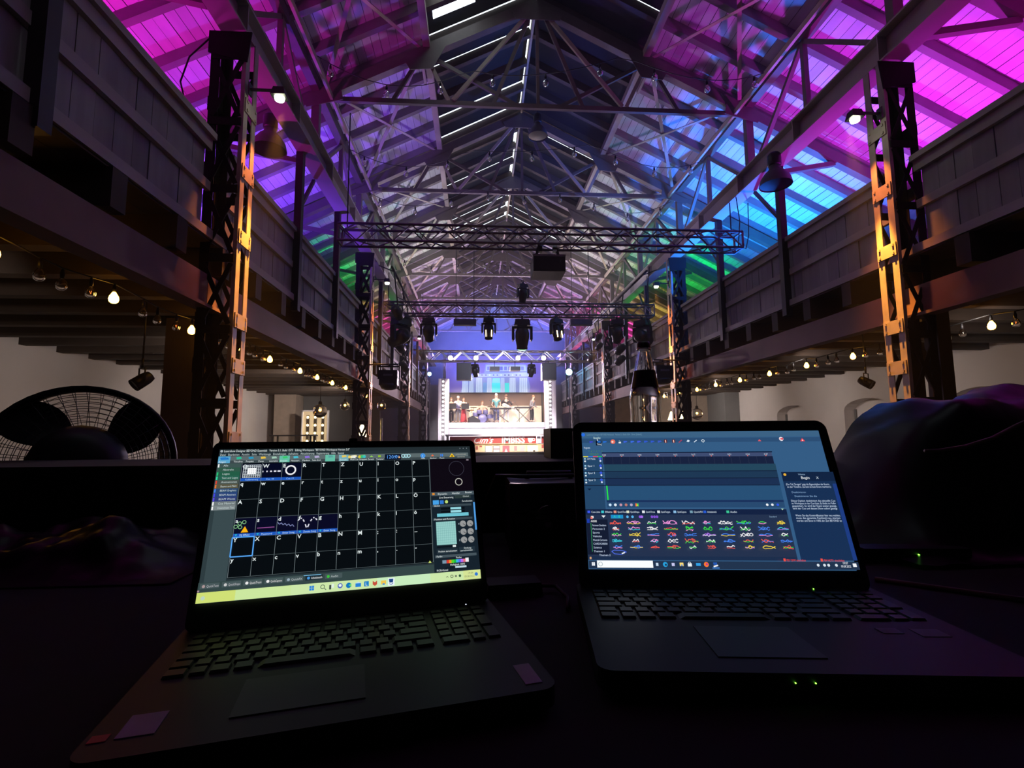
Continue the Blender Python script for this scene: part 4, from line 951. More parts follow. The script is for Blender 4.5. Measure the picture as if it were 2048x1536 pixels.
# ------------------------------------------------------------------ the control desk
def atz(px, py, z):
    d = _R @ Vector(((px - 1024) / FPX, -(py - 768) / FPX, -1)); return d * (z / d.z)
DZ = -.245
t = thing('riser', 'black carpeted riser under the control desk', 'platform', (0, .6, FL))
ob('deck', MB().box((0, .5, -1.02), (6.0, 5.0, .05)), black_cloth, t, True); ob('skirt', MB().box((0, 2.98, -1.3), (6.0, .03, .55)), black_cloth, t, True)
for x in (-2.8, 0, 2.8):
    for y in (-1.8, .5, 2.8): ob('leg', MB().box((x, y, -1.32), (.08, .08, .55)), steel_dark, t, True)
t = thing('desk', 'long table under matte black cloth carrying both laptops', 'table', (.2, .8, -.995))
ob('tabletop', MB().box((.2, .97, DZ - .02), (4.4, 1.66, .04)), black_cloth, t, True)
ob('cloth_skirt', MB().box((.2, 1.795, -.62), (4.4, .01, .70)), black_cloth, t, True)
for x in (-1.9, 2.3):
    for y in (.22, 1.74): ob('leg', MB().box((x, y, -.63), (.06, .06, .73)), steel_dark, t, True)
t = thing('desk_shelf', 'black raised shelf along the far edge of the desk', 'shelf', (.2, 1.40, DZ))
ob('top_board', MB().box((.2, 1.57, -.075), (4.2, .46, .022)), black_cloth, t, True); ob('front_board', MB().box((.2, 1.36, -.166), (4.2, .018, .158)), black_cloth, t, True)
for x in (-1.8, -.6, .7, 2.2): ob('bracket', MB().box((x, 1.44, -.166), (.03, .13, .158)), black_metal, t, True)
ob('back_board', MB().box((.2, 1.785, -.166), (4.2, .018, .158)), black_cloth, t, True)

def rrect(w, z0, z1, r, n=5):
    out = []
    for cx, cz, a0 in ((w / 2 - r, z1 - r, 0), (-w / 2 + r, z1 - r, 90), (-w / 2 + r, z0 + r, 180), (w / 2 - r, z0 + r, 270)):
        for i in range(n + 1): a = math.radians(a0 + 90 * i / n); out.append((cx + r * math.cos(a), cz + r * math.sin(a)))
    return out
_kc = {}
def key(x, y, z, w, d, parent):
    if 'k' not in _kc:
        me = MB().box((0, 0, 0), (1, 1, 1), taper=.86).mesh('key'); me.materials.append(key_plastic); _kc['k'] = me
    o = link('key', _kc['k'], None, parent, T(x, y, z) @ Matrix.Diagonal((w, d, .0032, 1))); return o
def laptop(label, o, psi, tau, w, h, bw, bd, bt, bez, rad, draw, hingegap=.029, touch=.0):
    t = thing('laptop', label, 'laptop', (o[0], o[1], DZ), (0, 0, psi))
    z0 = o[2] - DZ                      # height of the screen's lower edge over the desk
    base_top = z0 - hingegap; zb = base_top - bt
    bsm = MB(); poly = rrect(bw, -bd, .018, .016)
    n = len(poly); v = [(x, y, zb + .003) for x, y in poly] + [(x * 1.0, y, base_top) for x, y in poly]
    bsm.add(v, [tuple(range(n))[::-1], tuple(range(n, 2 * n))] + [(i, (i + 1) % n, (i + 1) % n + n, i + n) for i in range(n)])
    b = ob('base', bsm, black_plastic, t)
    for sx in (-1, 1):
        for yy in (-.02, -bd + .03): ob('foot', MB().lathe([(.010, 0), (.010, .005)], 10, T(sx * (bw / 2 - .04), yy, 0)), black_metal, b) if zb < .01 else ob('foot', MB().lathe([(.010, 0), (.010, zb + .004)], 10, T(sx * (bw / 2 - .04), yy, 0)), black_metal, b)
    # keys in six rows with a number pad
    u = (bw - .036) / 19.3; x0 = -(bw - .036) / 2; rows = [[1.0] * 15 + [0] + [1] * 4, [1.0] * 13 + [2] + [0] + [1] * 4, [1.5] + [1] * 12 + [1.5] + [0] + [1] * 3 + [-1], [1.8] + [1] * 11 + [2.2] + [0] + [1] * 3 + [-9], [1.3] + [1] * 11 + [2.7] + [0] + [1] * 3 + [-1], [1.3, 1, 1.2, 1.2, 5.6, 1.2, 1, 1.2, 1.3] + [0] + [2, 1] + [-9]]
    yk = -.026
    for r, row in enumerate(rows):
        dp = .012 if r == 0 else .0165; x = x0
        for c in row:
            if c == 0: x += .3 * u
            elif c == -9: x += u
            else:
                ww = abs(c) * u; hh = dp; yy = yk - dp / 2
                if c == -1: hh = dp * 2 + .0026; yy = yk - hh / 2
                key(x + ww / 2, yy, base_top + .0012, ww - .0030, hh - .0012, b); x += ww
        yk -= dp + .0026
    tp = -.035
    ob('touchpad', MB().box((tp, -(bd - .026 + .128) / 2 - .012, base_top + .0004), (.105, bd - .19, .0012)), key_plastic, b)
    lid = ob('lid', MB().prism(rrect(w + 2 * bez, -.030, h + bez * 1.25, rad), .0012, .0080), black_plastic, t)
    lid.matrix_basis = T(0, 0, z0) @ RX(-tau)
    ob('hinge', MB().tube([(-w * .38, .012, base_top + .004), (-w * .28, .012, base_top + .004)], .006, 8), black_metal, t); ob('hinge', MB().tube([(w * .28, .012, base_top + .004), (w * .38, .012, base_top + .004)], .006, 8), black_metal, t)
    ob('webcam', MB().lathe([(.003, 0), (.003, .001)], 8, T(0, .001, h + bez * .6) @ RX(PI / 2)), black_metal, lid)
    P = Print(w, h); draw(P); P.build('screen', screen_print, lid)
    return t, b, lid, base_top
W_ = (225, 235, 235)
def draw_left(P):
    G1, G2, BLK = (58, 74, 78), (38, 50, 55), (7, 12, 16)
    P.rect(0, 0, 1, 1, G2)
    P.rect(0, 0, 1, .026, (34, 44, 48)); P.disc(.008, .014, .009, (170, 180, 185))
    P.text(.016, .021, .024, 'Lasershow Designer BEYOND Essentials   Version 5.1. Build 1573   Editing Workspace: "BEYOND Workspace Version 5.0"', W_, 0, .47)
    for i in range(3): P.disc(.955 + .015 * i, .016, .004, (120, 130, 140))
    P.text(.004, .048, .023, 'Datei   Bearbeiten   Ansicht   Seite   Werkzeuge   Einstellungen   Aufnahme   Aktualisierung   Registrierung   Hilfe   Spezial', (190, 205, 205), 0, .46)
    P.rect(0, .052, .99, .084, (92, 106, 108)); P.rect(0, .084, 1, .106, (60, 72, 76))
    P.rect(.0, .052, .042, .102, (90, 165, 205)); P.poly([(.006, .062), (.034, .062), (.038, .075), (.01, .078)], (30, 110, 190))
    names = ('Zeigen', 'Timeline', 'Projekt', 'Zone', 'Automation', 'Einzeln', 'Neustart', 'Flanken', 'Fade-Grid', '', 'Zuruck', 'Multi-Cue', 'Gruppen')
    cols = ((40, 120, 200), (40, 190, 150), (40, 150, 190), (230, 190, 70), (160, 200, 180), (60, 200, 110), (70, 190, 210), (140, 110, 220), (180, 170, 210), (90, 160, 160), (230, 200, 90), (230, 220, 160), (120, 200, 90))
    xs = (.002, .055, .098, .142, .182, .222, .262, .305, .342, .395, .448, .49, .525)
    for n, c, x in zip(names, cols, xs):
        if n in ('Einzeln', '', 'Zuruck'): P.rect(x - .003, .054, x + .035, .103, (100, 190, 165) if n != 'Zuruck' else (120, 175, 185))
        P.poly([(x + .008, .060), (x + .024, .058), (x + .028, .072), (x + .010, .076)], c)
        if n: P.text(x, .098, .017, n, W_, 0, .032)
    for i in range(3): P.disc(.487 + .0095 * i, .072, .011, ((235, 205, 90), (235, 235, 200), (235, 235, 230))[i]); P.disc(.527 + .0095 * i, .072, .011, ((220, 200, 60), (60, 190, 120), (60, 190, 200))[i])
    P.poly([(.567, .076), (.575, .064), (.583, .076)], (150, 220, 90)); P.text(.560, .099, .017, 'Zuruck', W_, 0, .025); P.rect(.602, .064, .613, .078, (150, 200, 40)); P.text(.594, .099, .017, 'Tastatur', W_, 0, .032)
    P.rect(.63, .056, .697, .101, (4, 12, 34)); P.text(.635, .091, .038, '120.0', (100, 170, 255)); P.text(.668, .080, .018, 'BPM', (100, 170, 255)); P.poly([(.685, .088), (.689, .068), (.694, .088)], (240, 190, 140))
    for i in range(3): P.ring(.707 + .011 * i, .072, .013, .006, (170, 220, 230), 10)
    P.disc(.79, .073, .019, (70, 150, 230)); P.text(.787, .082, .026, 'i', W_); P.poly([(.825, .078), (.832, .064), (.838, .078)], (235, 110, 70)); P.rect(.866, .062, .870, .082, (50, 130, 240)); P.rect(.873, .062, .877, .082, (50, 130, 240))
    P.text(.782, .100, .016, 'Hilfe', W_, 0, .02); P.text(.82, .100, .016, 'Blackout', W_, 0, .028); P.text(.862, .100, .016, 'Pause', W_, 0, .024)
    P.poly([(.905, .088), (.917, .058), (.929, .088)], (250, 200, 30)); P.disc(.917, .080, .006, (30, 30, 20)); P.text(.932, .074, .016, 'LASERAUSGABE', (170, 170, 160), 0, .048); P.text(.94, .092, .016, 'aktivieren', (170, 170, 160), 0, .034)
    # side list
    P.rect(0, .106, .083, .881, G1); P.rect(0, .43, .014, .881, (46, 60, 64))
    rows = (('Alle', (62, 84, 82), (235, 240, 240)), ('Abstrakt', (48, 88, 72), (60, 90, 80)), ('Logos', (36, 92, 70), (40, 200, 120)), ('Text und Logos', (38, 96, 78), (50, 220, 160)), ('Animationen', (74, 84, 78), (220, 70, 50)), ('Beams und Mehr', (90, 86, 66), (235, 120, 50)), ('BEAM Graphics', (42, 72, 110), (70, 130, 240)), ('BEAM Abstract', (40, 66, 120), (70, 70, 230)), ('BEAM Waves', (48, 62, 116), (90, 70, 235)), ('Cue Material', (112, 122, 124), (245, 245, 245)), ('Downstream Test', (126, 136, 138), (245, 245, 245)))
    for i, (s, c, k) in enumerate(rows):
        v = .106 + .0294 * i; P.rect(.004, v, .083, v + .0294, c); P.rect(.003, v + .003, .008, v + .027, k); P.text(.022, v + .021, .019, s, (200, 215, 215), 0, .056)
    # grid of cues
    gx = [.087 + i * .0728 for i in range(10)] + [.815]; gy = [.112, .237, .363, .488, .612, .737, .862]
    P.rect(.087, .106, .815, .868, BLK)
    for r, c0, c1 in ((0, 0, 3), (3, 0, 5)):
        P.rect(gx[c0], gy[r], gx[c1], gy[r + 1], (9, 10, 36) if r else (6, 10, 34)); P.rect(gx[c0], gy[r + 1] - .022, gx[c1], gy[r + 1], (30, 88, 190))
    for g in gx: P.line([(g, .106), (g, .862)], .0028, (110, 122, 126))
    for g in gy[1:]: P.line([(.087, g), (.815, g)], .0024, (84, 96, 100))
    for r, s in enumerate(('QWERTZUIOP', 'qwertzuiop', 'ASDFGHJKL\u00d6', 'asdfghjkl\u00f6', 'YXCVBNM;:_', 'yxcvbnm,.-')):
        for c, ch in enumerate(s): P.text(gx[c] + .003, gy[r] + .031, .037, ch, W_, 0, None, .02)
    for i in range(9):
        P.line([(.094 + .0077 * i, .122), (.094 + .0077 * i, .212)], .003, (215, 225, 230)); P.line([(.094, .122 + .0112 * i), (.156, .122 + .0112 * i)], .003, (215, 225, 230))
    for i in range(4): P.line([(.113 + .0075 * i, .145), (.113 + .0075 * i, .188)], .007, (255, 255, 255)); P.line([(.110, .149 + .011 * i), (.140, .149 + .011 * i)], .006, (255, 255, 255))
    for i in range(5): P.rect(.163 + .0135 * i, .166, .163 + .0135 * i + .003 + .002 * i, .176, (240, 240, 255))
    P.ring(.265, .165, .031, .010, (245, 245, 250), 28)
    for c, s in enumerate(('Kalibrierung', 'Cue 18', 'Cue 19')): P.text(gx[c] + .018, .232, .017, s, (150, 200, 255), 0, .045)
    P.poly([(.112, .585), (.124, .545), (.137, .585)], (250, 180, 20))
    for x, v in ((.093, .545), (.105, .525), (.120, .518), (.108, .550)): P.ring(x, v, .011, .003, (150, 220, 150), 10)
    P.line([(.166, .562), (.225, .560)], .005, (150, 80, 150)); P.line([(.235 + .0065 * i, .53 + (.012 if i % 2 else 0) + .0025 * i) for i in range(10)], .004, (130, 140, 190))
    pts = [(.306 + .0045 * i, .585 - .075 * abs(math.sin(.30 * i + .9))) for i in range(16)]
    for i in range(0, 15, 2): P.line(pts[i:i + 2], .007, (230, 230, 245))
    for c, s in enumerate(('DJ Effekt', 'Password', 'Enter Song', 'Zweite Song', 'Enter Song')): P.text(gx[c] + .022, .608, .017, s, (190, 225, 255), 0, .045); P.poly([(gx[c] + .006, .597), (gx[c] + .014, .594), (gx[c] + .011, .608)], (40, 190, 200))
    P.line([(gx[0], gy[4] + .003), (gx[1], gy[4] + .003), (gx[1], gy[5]), (gx[0], gy[5]), (gx[0], gy[4] + .003)], .007, (90, 170, 250))
    # right panel
    P.rect(.818, .106, 1, .366, (14, 9, 18)); P.ring(.932, .185, .058, .003, (60, 60, 74)); P.ring(.938, .292, .026, .006, (190, 190, 180)); P.rect(.978, .112, .988, .124, (130, 120, 130))
    P.rect(.818, .366, 1, .935, (22, 34, 44)); P.rect(.818, .366, 1, .395, (70, 84, 92)); P.text(.845, .388, .020, 'Dynamic', W_, 0, .04); P.text(.905, .386, .020, 'Handler', W_, 0, .035); P.text(.962, .383, .020, 'Router', W_, 0, .03)
    P.rect(.822, .372, .832, .388, (220, 140, 50)); P.text(.85, .416, .020, 'Live-Steuerung', W_, 0, .06); P.rect(.915, .395, .985, .42, (44, 58, 58)); P.text(.95, .412, .018, 'Global', (180, 190, 190), 0, .03)
    P.rect(.823, .428, .848, .46, (70, 160, 230)); P.rect(.852, .430, .868, .458, (50, 120, 210)); P.disc(.88, .442, .012, (190, 220, 120)); P.text(.945, .448, .018, 'Zurucksetzen', W_, 0, .045)
    P.rect(.82, .462, .985, .478, (58, 72, 80)); P.text(.826, .475, .017, 'Global', W_, 0, .03)
    for v in (.485, .508): P.rect(.855, v, .955, v + .016, (10, 16, 22)); P.rect(.895, v, .94, v + .016, (150, 215, 225))
    P.rect(.838, .528, .97, .552, (110, 195, 210)); P.rect(.82, .562, .985, .578, (58, 72, 80)); P.text(.826, .575, .018, 'Position und Rotation', W_, 0, .085)
    P.rect(.832, .588, .912, .752, (150, 205, 200))
    for i in range(11): P.line([(.832 + .008 * i, .588), (.832 + .008 * i, .752)], .0015, (110, 165, 165)); P.line([(.832, .588 + .0164 * i), (.912, .588 + .0164 * i)], .0015, (110, 165, 165))
    for r in range(3):
        for c in range(2): P.disc(.943 + .030 * c, .61 + .058 * r, .023, (150, 152, 152)); P.line([(.943 + .03 * c, .61 + .058 * r), (.952 + .03 * c, .622 + .058 * r)], .004, (60, 60, 64))
        P.text(.922, .616 + .058 * r, .018, 'XYZ'[r], (170, 190, 200))
    P.rect(.832, .762, .90, .770, (10, 16, 24)); P.rect(.895, .758, .908, .772, (225, 235, 235))
    P.rect(.83, .782, .915, .815, (34, 48, 58)); P.text(.836, .803, .018, 'Position zurucksetzen', W_, 0, .075); P.rect(.92, .776, .985, .812, (34, 48, 58)); P.text(.94, .790, .017, 'Drehung', W_, 0, .03); P.text(.925, .806, .017, 'zurucksetzen', W_, 0, .05)
    P.rect(.822, .822, .99, .84, (70, 84, 92)); P.text(.828, .836, .018, 'Farbe', W_, 0, .03); P.text(.905, .852, .018, 'Farbe', W_, 0, .025)
    hue = ((220, 60, 50), (230, 150, 40), (90, 210, 40), (30, 190, 70), (60, 180, 230), (90, 110, 240), (190, 110, 230), (230, 110, 130))
    for i, c in enumerate(hue): P.rect(.867 + .0095 * i, .858, .867 + .0095 * (i + 1), .880, c)
    P.rect(.943, .852, .956, .880, (240, 240, 245)); P.rect(.85, .858, .866, .880, (120, 150, 170)); P.text(.88, .898, .018, 'Helligkeit 100%', W_, 0, .06); P.rect(.86, .905, .95, .918, (16, 28, 36)); P.rect(.90, .903, .945, .916, (190, 215, 225)); P.text(.826, .93, .018, 'RGB-Kanal', W_, 0, .05)
    P.rect(.993, .455, 1, .66, (80, 155, 225)); P.poly([(.795, .868), (.801, .852), (.807, .868)], (200, 220, 110))
    # tabs and task bar
    P.rect(0, .881, .816, .939, (52, 70, 70))
    for i, (s, c) in enumerate((('QuickText', (190, 190, 195)), ('QuickShape', (190, 190, 195)), ('QuickTrace', (230, 230, 230)), ('QuickCapture', (220, 220, 220)), ('QuickFX', (190, 200, 200)), ('Arbeitsbereich', (240, 245, 245)), ('Audio', (190, 200, 200)))):
        x = .006 + .068 * i; P.rect(x, .887, x + .060, .918, (70, 86, 88) if i != 5 else (30, 44, 52)); P.text(x + .02, .911, .019, s, c, 0, .038); P.disc(x + .011, .904, .009, ((170, 150, 150), (200, 200, 200), (235, 235, 235), (235, 235, 235), (150, 170, 180), (70, 150, 220), (60, 190, 60))[i])
    P.rect(.34, .885, .40, .889, (120, 190, 230)); P.rect(0, .925, .006, .936, (170, 140, 150))
    P.rect(0, .939, 1, 1, (205, 232, 170)); P.rect(0, .939, .12, 1, (208, 224, 118)); P.rect(.12, .939, .3, 1, (204, 232, 160)); P.rect(.6, .939, .8, 1, (200, 236, 190)); P.rect(.93, .939, 1, 1, (214, 228, 150)); P.disc(.02, .972, .012, (190, 215, 190))
    x = .362
    for i in range(2):
        for j in range(2): P.rect(x + .0085 * i, .953 + .0155 * j, x + .0085 * i + .0075, .953 + .0155 * j + .0135, (40, 130, 215))
    P.ring(.407, .965, .012, .004, (70, 90, 80), 14); P.line([(.413, .975), (.42, .985)], .004, (70, 90, 80)); P.rect(.43, .958, .437, .985, (60, 70, 70)); P.rect(.438, .952, .446, .976, (225, 240, 230))
    P.disc(.468, .968, .016, (90, 110, 190)); P.disc(.468, .966, .009, (235, 245, 245)); P.disc(.498, .970, .017, (20, 120, 190)); P.poly([(.498, .97), (.507, .958), (.508, .98)], (90, 210, 120))
    P.rect(.522, .962, .542, .985, (40, 130, 215)); P.poly([(.522, .962), (.532, .952), (.542, .962)], (190, 225, 245)); P.rect(.553, .954, .570, .986, (30, 130, 200)); P.text(.557, .981, .030, 'L', W_)
    P.poly([(.584, .955), (.592, .965), (.600, .955), (.600, .978), (.592, .988), (.584, .978)], (200, 80, 60)); P.rect(.614, .958, .633, .982, (240, 200, 80)); P.rect(.62, .976, .628, .986, (60, 140, 210))
    P.rect(.640, .946, .664, .994, (235, 245, 250)); P.poly([(.643, .952), (.660, .952), (.658, .975), (.645, .975)], (30, 70, 130)); P.line([(.645, .982), (.652, .988), (.659, .978)], .004, (40, 90, 160))
    P.line([(.862, .975), (.866, .966), (.870, .975)], .003, (70, 80, 60)); P.ring(.884, .970, .009, .004, (60, 70, 60), 10); P.rect(.896, .964, .904, .976, (110, 120, 100)); P.disc(.916, .970, .009, (50, 90, 60)); P.text(.948, .964, .019, '19:04', (120, 130, 100), 0, .022); P.text(.934, .985, .019, '09.08.2022', (120, 130, 100), 0, .04); P.disc(.982, .968, .012, (50, 120, 210))
def draw_right(P):
    BG = (52, 92, 132); D1, D2, TX = (28, 52, 80), (22, 40, 66), (215, 230, 245)
    P.rect(0, 0, 1, 1, BG); P.rect(0, 0, 1, .045, (60, 98, 132)); P.rect(0, .052, 1, .086, (44, 78, 116)); P.disc(.007, .020, .014, (40, 110, 230))
    P.text(.022, .026, .020, 'Lasershow Designer BEYOND Advanced   Version 5.1 Build 1504   Show: [Default]', (110, 150, 175), 0, .235)
    P.text(.05, .054, .024, 'Einstellen', (210, 240, 235), 0, .03); P.poly([(.065, .054), (.065, .074), (.070, .069)], (250, 250, 250)); P.rect(.059, .068, .083, .108, (10, 20, 40)); P.text(.063, .104, .022, 'Timing', TX, 0, .02); P.rect(.066, .07, .080, .085, (40, 110, 200))
    P.text(.007, .133, .022, 'Programm', TX, 0, .026)
    ic = [(.040, (60, 70, 200)), (.098, (40, 110, 210)), (.185, (60, 100, 220)), (.215, (60, 110, 230)), (.243, (70, 90, 230)), (.272, (50, 90, 210)), (.30, (50, 90, 210)), (.33, (60, 90, 200))]
    for x, c in ic: P.rect(x - .008, .072, x + .006, .082, c); P.line([(x - .008, .086), (x + .008, .078)], .005, c)
    P.disc(.132, .078, .018, (235, 110, 90)); P.disc(.130, .079, .008, (250, 220, 210)); P.rect(.156, .080, .166, .092, (220, 225, 230)); P.line([(.158, .068), (.164, .078)], .003, (160, 190, 190))
    for x in (.355, .389): P.rect(x - .006, .064, x + .006, .09, (90, 20, 30)); P.rect(x - .002, .068, x + .002, .088, (245, 205, 190))
    P.line([(.41, .088), (.424, .068)], .007, (170, 60, 90)); P.poly([(.442, .08), (.450, .066), (.458, .076), (.45, .086)], TX); P.line([(.474, .086), (.486, .070)], .006, TX); P.ring(.512, .076, .012, .005, (200, 215, 225), 4)
    P.poly([(.740, .082), (.747, .066), (.754, .082)], (225, 90, 100)); P.disc(.838, .065, .016, (240, 230, 235)); P.poly([(.829, .065), (.847, .055), (.845, .075)], (220, 70, 90)); P.poly([(.914, .085), (.924, .060), (.934, .085)], (245, 60, 70)); P.disc(.924, .077, .005, (250, 220, 220))
    for i in range(6): P.line([(.025 + .011 * i, .152 + .004 * (i % 2)), (.03 + .011 * i, .150)], .003, (90, 150, 60))
    P.text(.03, .187, .030, '00:00', (70, 130, 90), 0, .045)
    for i, c in enumerate(((235, 225, 50), (50, 120, 230), (230, 80, 100), (40, 200, 80))): P.rect(.002 + .0205 * i, .192, .002 + .0205 * (i + 1), .200, c)
    P.rect(0, .203, .081, .625, (36, 70, 104)); P.rect(.081, .163, .788, .170, (8, 18, 44)); P.rect(.081, .170, .785, .200, (62, 76, 112))
    for i in range(10): P.text(.082 + .0745 * i, .190, .017, '0:%02d' % (i * 3), (210, 220, 235), 0, .016); P.poly([(.086 + .0745 * i, .193), (.092 + .0745 * i, .193), (.089 + .0745 * i, .203)], (235, 120, 110))
    P.rect(.084, .200, .786, .258, (24, 34, 62))
    for i in range(20): P.line([(.09 + .035 * i, .2), (.09 + .035 * i, .256)], .0015, (52, 62, 84))
    for v0, v1, c in ((.258, .312, (36, 70, 92)), (.312, .367, (30, 56, 84)), (.367, .420, (28, 48, 82)), (.420, .527, (40, 80, 118)), (.527, .541, (26, 48, 90)), (.541, .58, (40, 74, 112))): P.rect(.087, v0, .79, v1, c)
    for v in (.312, .365, .418): P.line([(.0, v), (.79, v)], .006, (20, 34, 60))
    for i, (s, v) in enumerate((('A/V Media', .217), ('Spur 1', .272), ('Spur 2', .327), ('Spur 3', .380))):
        P.text(.018, v + .004, .020, s, TX, 0, .034); P.rect(.005, v - .010, .012, v + .003, (150, 200, 225)); P.disc(.072, v - .004, .010, (60, 90, 220)); P.rect(.005, v + .011, .012, v + .022, (230, 240, 245)); P.disc(.073, v + .014, .007, (215, 225, 255))
    P.line([(.092, .421), (.093, .526)], .009, (40, 230, 70)); P.poly([(.012, .441), (.028, .441), (.020, .455)], (14, 30, 56))
    for x, c in ((.10, (200, 230, 255)), (.121, (225, 235, 245)), (.143, (200, 150, 170)), (.164, (190, 120, 110)), (.185, (180, 170, 200))): P.disc(x, .561, .010, c)
    P.rect(.201, .55, .207, .572, (240, 90, 60)); P.rect(.207, .55, .214, .572, (60, 200, 90)); P.rect(.203, .56, .212, .566, (240, 220, 60))
    for x, c in ((.722, (235, 240, 245)), (.742, (235, 240, 245)), (.763, (50, 90, 230))): P.disc(x, .561, .009, c)
    # lower half
    P.rect(0, .592, .792, .915, (36, 50, 78)); P.rect(0, .592, .792, .63, (20, 34, 66)); P.rect(0, .915, .792, .94, (28, 46, 76)); P.rect(0, .665, .085, .905, (20, 28, 50)); P.poly([(.772, .588), (.782, .588), (.777, .6)], (180, 220, 190))
    for i, (s, c) in enumerate((('Cue-Liste', (60, 90, 240)), ('Effekte', (60, 200, 210)), ('QuickText', (230, 150, 130)), ('QuickShape', (220, 225, 200)), ('QuickTrace', (235, 240, 245)), ('QuickTargets', (220, 230, 235)), ('QuickCapture', (140, 190, 230)), ('QuickFX', (120, 160, 180)), ('Arbeitsbereich', (40, 90, 210)), ('Audio', (60, 200, 150)))):
        x = (.007, .062, .112, .163, .225, .285, .349, .414, .467, .557)[i]; P.rect(x, .602, x + .011, .620, c); P.text(x + .015, .618, .019, s, TX, 0, .036)
    P.rect(.020, .640, .030, .656, (240, 240, 240)); P.rect(.018, .645, .026, .662, (240, 120, 110)); P.poly([(.062, .637), (.078, .637), (.070, .654)], (235, 240, 245)); P.rect(.099, .632, .148, .658, (30, 140, 200)); P.text(.110, .652, .022, 'A - B', (60, 230, 160), 0, .028)
    for x, c in ((.165, (90, 180, 240)), (.185, (90, 180, 240)), (.215, (150, 90, 230)), (.222, (170, 110, 240)), (.262, (130, 80, 210)), (.272, (130, 80, 210)), (.282, (130, 80, 210))): P.disc(x, .646, .009, c)
    P.text(.72, .650, .016, 'Standard', (140, 170, 200), 0, .028)
    P.text(.018, .684, .021, 'ANDERE', (245, 248, 250), 0, .024); P.rect(.003, .660, .014, .690, (30, 60, 170)); P.line([(.018, .69), (.018, .885)], .004, (50, 150, 90))
    for i, s in enumerate(('Personen-Charaktere', 'Personen 2', 'Sports', 'Vehicles', 'Musical-Cartoons', 'CARDIO8000', 'Science', 'Themen 1', 'Themen 2')): P.text(.023 + (.02 if i == 8 else 0), .712 + .0253 * i, .019, s, (200, 215, 240), 0, .055)
    rg2 = random.Random(5); pal = [(240, 240, 245), (240, 90, 80), (60, 220, 70), (70, 130, 240), (240, 150, 220), (240, 210, 70), (60, 200, 220), (170, 110, 230)]
    chosen = [[1, 4, 0, 4, 0, 4, 0, 2, 2, 5], [0, 4, 0, 1, 2, 2, 2, 0, 3, 6], [2, 5, 3, 1, 3, 7, 3, 0, 3, 0], [6, 0, 4, 0, 1, 0, 3, 1, 1, 3], [3, 3, 1, 1, 0, 1, 0, 5, 5, 1]]
    for r in range(5):
        for c in range(10):
            x, v = .115 + .0715 * c, .686 + .0425 * r; col = pal[chosen[r][c]]; w = rg2.uniform(.012, .028); n = rg2.randint(5, 9); hh = rg2.uniform(.006, .015)
            pts = [(x - w + 2 * w * i / n, v + rg2.uniform(-hh, hh)) for i in range(n + 1)]; P.line(pts, .0055, col)
            pts2 = [(px, v + .006 - (pv - v) * rg2.uniform(.2, .9)) for px, pv in pts]; P.line(pts2, .004, pal[(chosen[r][c] + (r + c) % 3) % 8])
            if (r + c) % 2: P.ring(x + rg2.uniform(-.008, .008), v, .010, .004, col, 10)
    P.line([(.09, .888), (.10, .904), (.125, .908), (.146, .892), (.13, .882), (.10, .880), (.09, .888)], .005, (80, 110, 230)); P.line([(.128, .903), (.14, .894)], .008, (235, 240, 245))
    # text panel
    P.rect(.795, .333, 1, .942, (24, 48, 84)); P.rect(.795, .333, 1, .40, (18, 36, 66)); P.disc(.808, .352, .010, (235, 180, 60)); P.text(.86, .357, .018, 'Werte', (150, 180, 210), 0, .03); P.text(.868, .385, .028, 'Begin', (240, 245, 250), 0, .034); P.text(.928, .384, .024, 'X', TX)
    for i, (s, x, v) in enumerate((('(Der Tab "Ereignis" zeigt die Eigenschaften der Events,', .803, .430), ('an der Timeline. Zurzeit ist kein Event markiert.)', .806, .448), ('Deaktivieren', .818, .487), ('Deaktivieren Sie die', .826, .515), ('Diese Option deaktiviert das aktuelle Cue', .808, .548), ('im Workspace in der Cue-Liste. Es bleibt im Puffer', .808, .566), ('gespeichert. So wird der Event weiter gezeigt,', .808, .584), ('wird der Cue und dessen Show sofort gezeigt', .808, .602), ('Wenn Sie das Kontrollkasten hier neu wahlen,', .812, .650), ('muss das gesamte Festland neu starten', .812, .668), ('werden und Show in 100% der Zeit BEYOND ist', .812, .686))):
        P.text(x, v, .019, s, (130, 165, 205) if i in (2, 3) else (205, 222, 245), 0, .17)
    P.rect(.985, .42, 1, .94, (30, 60, 130)); P.rect(.73, .93, .738, .948, (240, 80, 70)); P.text(.741, .948, .020, 'FB3 150W einschalten', (240, 70, 60), 0, .07); P.rect(.866, .93, .874, .948, (240, 80, 70)); P.text(.877, .948, .020, 'FB4 NOT1 einschalten', (240, 70, 60), 0, .075)
    P.rect(0, .942, 1, 1, (30, 44, 66)) if False else P.rect(0, .95, 1, 1, (34, 52, 78)); P.rect(.004, .925, .011, .94, (210, 160, 120))
    for i in range(2):
        for j in range(2): P.rect(.011 + .0062 * i, .960 + .0115 * j, .011 + .0062 * i + .0056, .960 + .0115 * j + .0103, (245, 250, 255))
    P.rect(.031, .948, .242, .994, (250, 254, 255)); P.ring(.044, .971, .013, .003, (120, 150, 160), 16)
    P.rect(.253, .962, .262, .982, (200, 220, 240)); P.disc(.288, .972, .016, (40, 160, 220)); P.disc(.290, .974, .007, (34, 52, 78)); P.rect(.312, .962, .323, .982, (200, 200, 240)); P.rect(.342, .960, .356, .982, (250, 220, 120)); P.rect(.347, .972, .352, .982, (60, 130, 220)); P.rect(.372, .964, .387, .984, (240, 246, 250)); P.ring(.3795, .964, .008, .003, (240, 246, 250), 10)
